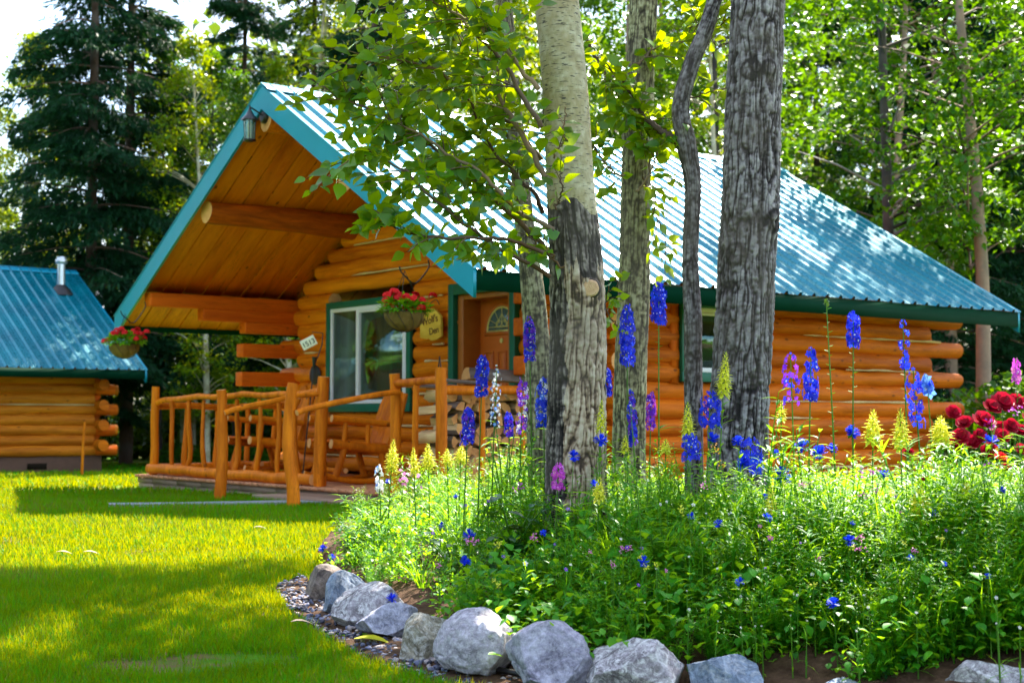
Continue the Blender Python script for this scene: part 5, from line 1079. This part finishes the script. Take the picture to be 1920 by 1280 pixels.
def snapdragon(label, px, yt, yb, wpx, D):
    D = canopy_D(px, (yt + yb) / 2, D)
    p = at(px, yt, D); zb = float(bz(p[0], p[1])) if inside(p[0], p[1]) else float(gz(p[1])); t = tag(empty('snapdragon', (p[0], p[1], zb)), label, 'snapdragon', 'yellow snapdragon spikes'); h = p[2] - zb; hb = (yb - yt) / F_PX * D; r = wpx / 2 / F_PX * D; P = stem_path(h)
    mk('stem', tube(P, np.linspace(.005, .002, 14), 6), M_stem, t); n = int(2.6 * hb / .010) + 8; q = np.linspace(.02, 1, n); a = np.arange(n) * 2.4; S = .006 + r * .95 * np.clip(q * 1.6, 0, 1); zz = h - hb * q; bx, by = np.interp(zz, P[:, 2], P[:, 0]), np.interp(zz, P[:, 2], P[:, 1])
    d = np.stack([np.cos(a), np.sin(a), .35 + 0 * a], -1); C = np.stack([bx, by, zz], -1) + d * (r * .35 * np.clip(q * 1.6, 0, 1))[:, None]; bl = [scatter(*LF_OVAL, C, basis(d + .2 * runit(n)), S), scatter(*FL5, C + d * r * .3, face_basis(d), S * .55), scatter(*LF_OVAL, C, basis(d * [1, 1, 1] + [0, 0, -.8]), S * .8)]
    mk('blossoms', bl, M_yel, t); m_ = 26; q = rng.uniform(.1, .95, m_) * (h - hb); C = np.stack([np.interp(q, P[:, 2], P[:, 0]), np.interp(q, P[:, 2], P[:, 1]), q], -1); aa = np.arange(m_) * 2.4; mk('leaves', [scatter(*LF_LANCE, C, basis(np.stack([np.cos(aa), np.sin(aa), .7 + 0 * aa], -1)), rng.uniform(.03, .07, m_))], M_gard, t)
for a in [('yellow snapdragon high before the thickest trunk', 1361, 658, 745, 26, 6.9), ('yellow snapdragon at the foot of the bent thin trunk', 1289, 752, 832, 26, 6.7), ('yellow green snapdragon leftmost of the group by the porch corner', 738, 822, 885, 22, 8.1), ('tallest of the snapdragons in front of the porch corner post', 775, 838, 890, 18, 8.0), ('snapdragon right of the porch corner post', 802, 830, 880, 22, 8.0), ('snapdragon under the violet delphinium by the firewood', 865, 835, 868, 24, 7.8), ('short snapdragon close to the firewood', 838, 840, 872, 18, 7.9),
          ('yellow snapdragon left of three before the right wall', 1637, 766, 834, 32, 5.5), ('yellow snapdragon middle of three before the right wall', 1688, 764, 842, 30, 5.5), ('ragged yellow snapdragon next to the crimson blooms', 1763, 778, 836, 38, 5.3), ('yellow snapdragon low in the green right part of the bed', 1721, 896, 975, 36, 5.2), ('yellow snapdragon below the stout trunk on the right', 1124, 892, 940, 24, 6.5), ('pale yellow snapdragon deep in the grass at the right', 1812, 902, 932, 22, 5.4),
          ('small yellow snapdragon between the two right trunks', 1248, 822, 852, 22, 6.8), ('yellow snapdragon tip in front of the second trunk', 1172, 815, 850, 16, 6.9), ('faded snapdragon spike in front of the stout trunk foot', 1128, 748, 810, 18, 6.8), ('green budded snapdragon low in the middle of the bed', 1445, 905, 965, 20, 6.2), ('green budded snapdragon right of the thickest trunk foot', 1466, 752, 790, 16, 6.8)]: snapdragon(*a)
def small_flower(name, label, px, py, wpx, D, mat, kind='corn', group=None, cat=None, lean=.05, cen=None):
    D = canopy_D(px, py, D)
    p = at(px, py, D); ins = inside(p[0], p[1]); zb = float(bz(p[0], p[1])) if ins else float(gz(p[1])); t = tag(empty(name, (p[0], p[1], zb)), label, cat or name.replace('_', ' '), group); h = max(p[2] - zb, .03); r = wpx / 2 / F_PX * D; P = stem_path(h, lean)
    mk('stem', tube(P, np.linspace(.0028, .0016, 14), 5), M_stem, t); q = rng.uniform(.1, .9, 6) * h; C = np.stack([np.interp(q, P[:, 2], P[:, 0]), np.interp(q, P[:, 2], P[:, 1]), q], -1); mk('leaves', [scatter(*LF_THIN, C, basis(runit(6) + [0, 0, .6]), np.full(6, .06) * [1])], M_gard, t)
    c0 = np.array([0, 0, h]); f = np.array([rng.uniform(-.4, .4), -.75, rng.uniform(.35, .9)]); f /= np.linalg.norm(f); A = basis(f[None])[0]
    if kind == 'corn':
        n = 34; a = rng.uniform(0, 6.28, n); e = rng.uniform(.0, 1.0, n); d = (np.cos(a)[:, None] * A[:, 0] + np.sin(a)[:, None] * A[:, 2]) * np.cos(e)[:, None] + f * np.sin(e)[:, None]; bl = [scatter(np.array([[0, 0, 0], [.22, .75, .05], [0, .88, 0], [-.22, .75, .05], [0, .7, 0], [.28, 1., .1], [0, .95, .0], [-.28, 1.0, .1]]), np.array([[0, 1, 2, 3], [4, 5, 6, 7]]), np.repeat(c0[None], n, 0), basis(d, rng.uniform(-.5, .5, n)), rng.uniform(.8, 1.05, n) * r)]
        mk('petals', bl, mat, t)
        mk('sepal', tube([c0 - f * .9 * r, c0 - f * .35 * r, c0], [.002, r * .28, r * .14], 8), M_stem, t)
    elif kind == 'rose':   # broad overlapping petals
        n = 13; a = np.arange(n) * 2.4; e = np.linspace(.1, .9, n); d = (np.cos(a)[:, None] * A[:, 0] + np.sin(a)[:, None] * A[:, 2]) * np.cos(e)[:, None] + f * np.sin(e)[:, None]; sh = leaf([.12, .42, .62, .66, .35], .18, -.12)
        mk('petals', [scatter(*sh, np.repeat(c0[None], n, 0), basis(d, up=tuple(f)), r * (1.1 - .45 * e))], mat, t)
    elif kind == 'cluster':
        n = 15; C = c0 + rng.normal(size=(n, 3)) * r * .42; d = np.repeat(f[None], n, 0) + .5 * runit(n); mk('petals', [scatter(*FL5, C, face_basis(d), np.full(n, r * .42))], mat, t)
    else:
        d = f[None] + .2 * runit(1); bl = [scatter(*FL5, c0[None], face_basis(d), np.array([r]))]; bl.append((*scatter(*FL5, c0[None] + f * .003, face_basis(d), np.array([r * .3]))[:2], 1)); mk('petals', bl, [mat, M_yel], t)
    return t
CG = 'cornflowers in the bed'
for lab, x_, y_, w_, D in [('flat blue cornflower in front of the stout trunk, right', 1125, 826, 30, 6.6), ('flat blue cornflower in front of the stout trunk, left', 1075, 856, 28, 6.6), ('blue cornflower above the left boulders, fully open', 880, 1004, 27, 6.6), ('blue cornflower at the rim of the brown boulder, left of a pair', 605, 1050, 18, 8.3), ('blue cornflower at the rim of the brown boulder, right of a pair', 622, 1046, 17, 8.3), ('blue cornflower lying on the white-topped boulder', 735, 1122, 24, 7.3),
    ('violet blue cornflower low in the middle of the bed', 1207, 1053, 26, 5.9), ('lone blue cornflower low on the right in the green', 1562, 1131, 26, 5.5), ('blue cornflower before the right wall above the grass', 1597, 812, 32, 5.2), ('large pale blue cornflower left of the pink blooms', 1465, 893, 40, 5.0), ('small dark cornflower before the yellow snapdragon', 1750, 962, 18, 5.3), ('blue cornflower among the crimson blooms', 1857, 830, 36, 4.9), ('blue cornflower beside the pale pink pair', 1592, 1015, 28, 5.2), ('blue cornflower right of the magenta blooms', 1657, 890, 24, 5.2), ('blue cornflower with white leaves, right one', 1536, 850, 36, 5.2),
    ('blue cornflower with white leaves, left one', 1503, 838, 34, 5.2), ('blue cornflower behind the pair with white leaves', 1560, 842, 24, 5.4), ('blue cornflower at the foot of the thickest trunk', 1383, 828, 26, 6.0), ('blue cornflower below the trunks with orange blooms', 1392, 868, 28, 5.8), ('pale edged blue cornflower left of the thickest trunk foot', 1336, 822, 28, 6.2), ('tiny blue cornflower under the dark leafed plant', 855, 932, 12, 7.0), ('tiny cornflower by the white larkspur', 728, 903, 12, 8.1), ('tiny cornflower bud in the left bed', 828, 984, 12, 7.0), ('dark cornflower bud right of the pink pair', 1598, 982, 12, 5.3), ('blue cornflower low left of the magenta blooms', 1455, 852, 20, 5.7)]: small_flower('cornflower', lab, x_, y_, w_, D, M_corn, 'corn', CG)
cr_ = [(1790, 772, 44), (1812, 800, 40), (1838, 786, 46), (1858, 765, 52), (1878, 752, 44), (1905, 760, 46), (1898, 800, 44), (1918, 812, 44), (1868, 800, 42), (1840, 815, 38), (1806, 822, 42), (1826, 836, 36), (1790, 838, 38), (1852, 846, 38), (1880, 822, 34), (1930, 780, 40), (1910, 838, 40)]
for k, (x_, y_, w_) in enumerate(cr_): small_flower('crimson_carnation', ['crimson ruffled bloom in the cluster at the right edge', 'crimson bloom leftmost and topmost of the cluster at the right edge'][k == 0], x_ + rng.uniform(-6, 6), y_ + rng.uniform(-6, 6), w_ * rng.uniform(.7, 1.15), 5.0 + .1 * (k % 4), M_crim, 'rose', 'crimson blooms at the right edge', 'carnation')
for lab, x_, y_, w_, D, m_, kd, nm in [('loose pale pink cluster at the left end of the bed', 765, 898, 42, 7.9, M_pink, 'cluster', 'pink_phlox'), ('small magenta bloom behind the dark-leaved plant', 975, 912, 26, 7.2, M_mag, 'cluster', 'pink_phlox'), ('pink four-petalled bloom in the middle of the bed', 1444, 1008, 32, 5.6, M_pink, 'five', 'pink_phlox'), ('smaller pink bloom above left of the four-petalled one', 1425, 986, 20, 5.6, M_pink, 'five', 'pink_phlox'), ('pale pink bloom beside the blue cornflower, upper', 1611, 1008, 20, 5.2, M_pink, 'cluster', 'pink_phlox'), ('pale pink bloom beside the blue cornflower, lower', 1613, 1027, 20, 5.2, M_pink, 'cluster', 'pink_phlox'),
    ('magenta bloom left of a pair below the right wall', 1611, 888, 32, 5.3, M_mag, 'cluster', 'pink_phlox'), ('magenta bloom right of a pair below the right wall', 1637, 884, 28, 5.3, M_mag, 'cluster', 'pink_phlox'), ('violet pink bloom in front of the crimson cluster', 1852, 792, 34, 4.8, M_mag, 'cluster', 'pink_phlox'), ('violet pink bloom low right below the crimson cluster', 1852, 877, 26, 4.9, M_mag, 'cluster', 'pink_phlox'), ('violet bloom near the right edge above the crimson cluster', 1903, 768, 26, 4.8, M_mag, 'cluster', 'pink_phlox'), ('tiny pink bud left of the open pink blooms', 1182, 1027, 12, 6.0, M_pink, 'cluster', 'pink_phlox'), ('small pink bud before the right wall', 1519, 907, 12, 5.4, M_pink, 'cluster', 'pink_phlox'),
    ('orange bloom beside the thickest trunk, upper', 1340, 840, 20, 6.2, M_orange, 'cluster', 'orange_poppy'), ('orange bloom beside the thickest trunk, lower', 1354, 872, 22, 6.0, M_orange, 'cluster', 'orange_poppy'), ('red bloom low right under the crimson cluster', 1876, 858, 26, 4.9, M_red, 'rose', 'red_carnation'), ('red bloom near the bottom of the crimson cluster, right', 1884, 878, 26, 4.9, M_crim, 'rose', 'red_carnation'), ('small dark red bloom above the yellow snapdragon', 1735, 898, 14, 5.3, M_crim, 'rose', 'red_carnation'), ('small red bloom right above the yellow snapdragon', 1749, 882, 14, 5.3, M_crim, 'rose', 'red_carnation'), ('dark red bloom left of the crimson cluster', 1703, 850, 22, 5.3, M_crim, 'rose', 'red_carnation')]:
    small_flower(nm, lab, x_, y_, w_, D, m_, kd, nm.replace('_', ' ') + ' blooms in the bed')
wf = [(1070, 1058, 14), (1072, 1040, 9), (985, 1056, 24), (1523, 1076, 18), (1495, 1115, 14), (1628, 1138, 14), (1718, 1148, 15), (1553, 1078, 13), (1578, 1088, 11), (1868, 1120, 17), (1912, 1176, 16), (1164, 1010, 14), (1230, 1065, 12), (1292, 1142, 14), (1135, 1092, 9), (1238, 945, 14), (1250, 940, 12), (1300, 946, 18), (1440, 1080, 9), (1868, 1168, 9), (1215, 900, 12), (1182, 760, 10), (1655, 1000, 10), (1778, 915, 13)]
wf += [(int(rng.uniform(1140, 1900)), int(rng.uniform(930, 1190)), int(rng.uniform(7, 12))) for _ in range(34)]
for x_, y_, w_ in wf: small_flower('white_flower', 'small white five-petalled flower scattered in the green of the bed', x_, y_, w_, 5.6 if x_ > 1100 else 6.6, M_wh, 'five', 'small white flowers in the bed')
for _ in range(60):
    x_, y_ = int(rng.uniform(760, 1880)), int(rng.uniform(905, 1100)); c = int(rng.integers(4)); small_flower(['cornflower', 'pink_phlox', 'yellow_toadflax', 'violet_flower'][c], ['small blue cornflower scattered low in the bed', 'small pink bloom scattered low in the bed', 'small yellow toadflax bloom scattered low in the bed', 'small violet bloom scattered low in the bed'][c], x_, y_, int(rng.uniform(12, 22)), 6, [M_corn, M_pink, M_yel, M_purple][c], ['corn', 'cluster', 'cluster', 'five'][c], 'small blooms scattered low in the bed')
# fallen leaves
for lab, x_, y_, s_, m_ in [('bright yellow green fallen leaf on the gravel below the slate boulder', 690, 1210, .16, M_yel), ('green leaf lying on the gravel beside the yellow one', 722, 1200, .12, M_gard)]:
    p = gp(x_, y_); b = scatter(*LF_OVAL, np.zeros((1, 3)), basis(np.array([[1, -.1, .12]])), np.array([s_])); o = mk('fallen_leaf', [b], m_); o.location = p + (-.06, 0, .03); tag(o, lab, 'leaf', 'fallen leaves')
M_dry = M_plain('dry_leaf', (.5, .36, .26), .9)
for x_, y_ in [(475, 1003), (105, 1052), (545, 1190), (155, 1052)]:
    p = gp(x_, y_); o = mk('dry_leaf', [scatter(*LF_OVAL, np.zeros((1, 3)), basis(np.array([[1, .2, .1]])), np.array([.10]))], M_dry); o.location = p + (0, 0, .06); tag(o, 'dry curled leaf lying on the lawn', 'leaf', 'dry leaves on the lawn')
# ------------------------------------------------------------ lawn
def lawn(n, yr, h, wd, seed, xw=.40):
    y = rng.uniform(*yr, n); x = rng.uniform(-xw, xw, n) * y; ok = ~inside(x, y) & ~inside(x, y, GR)
    s = np.array([gp(300, 1248)[:2], gp(440, 1235)[:2]]); b0 = np.minimum(np.hypot((x - s[0][0]) / .30, (y - s[0][1]) / .16), np.hypot((x - s[1][0]) / .3, (y - s[1][1]) / .13)); ok &= (b0 > 1) | (rng.random(n) < .22 * b0)
    c, s_ = math.cos(TH), math.sin(TH); a = c * (x - P0[0]) + s_ * (y - P0[1]); b = -s_ * (x - P0[0]) + c * (y - P0[1]); ok &= ~((a > -.1) & (a < 8.2) & (b > .65) & (b < 7.25)) & ~((a > -.65) & (a < .1) & (b > 1.3) & (b < 3.05))
    ok &= ~((x > 0) & (y < 13))
    ok &= ~inside(x, y, np.array(pa_)); a2 = c * (x - P2[0]) + s_ * (y - P2[1]); b2 = -s_ * (x - P2[0]) + c * (y - P2[1]); ok &= ~((a2 > .7) & (a2 < 8.2) & (b2 > .75) & (b2 < 7))
    x, y = x[ok], y[ok]; n = len(x); t = fbm(np.stack([x * 1.7, y * 1.7, x * 0], -1), seed, 3); hh = h * rng.uniform(.55, 1.2, n) * (1 + .3 * t); P = np.stack([x, y, gzz(x, y) - .004], -1); d = runit(n) * [.45, .45, .1] + [0, 0, 1]; W_ = wd * rng.uniform(.7, 1.2, n)
    return scatter(np.array([[-.5, 0, 0], [.5, 0, 0], [.38, .55, .05], [-.38, .55, .05], [0, 1, .25]]), np.array([[0, 1, 2, 3], [3, 2, 4, 4]])[:1], P, basis(d, rng.uniform(0, 6.28, n)), np.stack([W_, hh, hh], -1), 0, np.clip(.5 + .3 * t + .25 * rng.normal(size=n), 0, 1))
def lawn3(*a, **k):
    V, F, m, r = lawn(*a, **k); nb = len(V) // 5; o = np.arange(nb)[:, None] * 5; return [(V, F, m, r), (V, (np.array([[3, 2, 4]]) + o), m, r)]
tag(mk('lawn_grass', lawn3(220000, (4.6, 8.8), .060, .0042, 3) + lawn3(150000, (8.8, 16), .065, .0075, 3) + lawn3(90000, (16, 38), .085, .018, 3, .42), M_grass), kind='stuff')
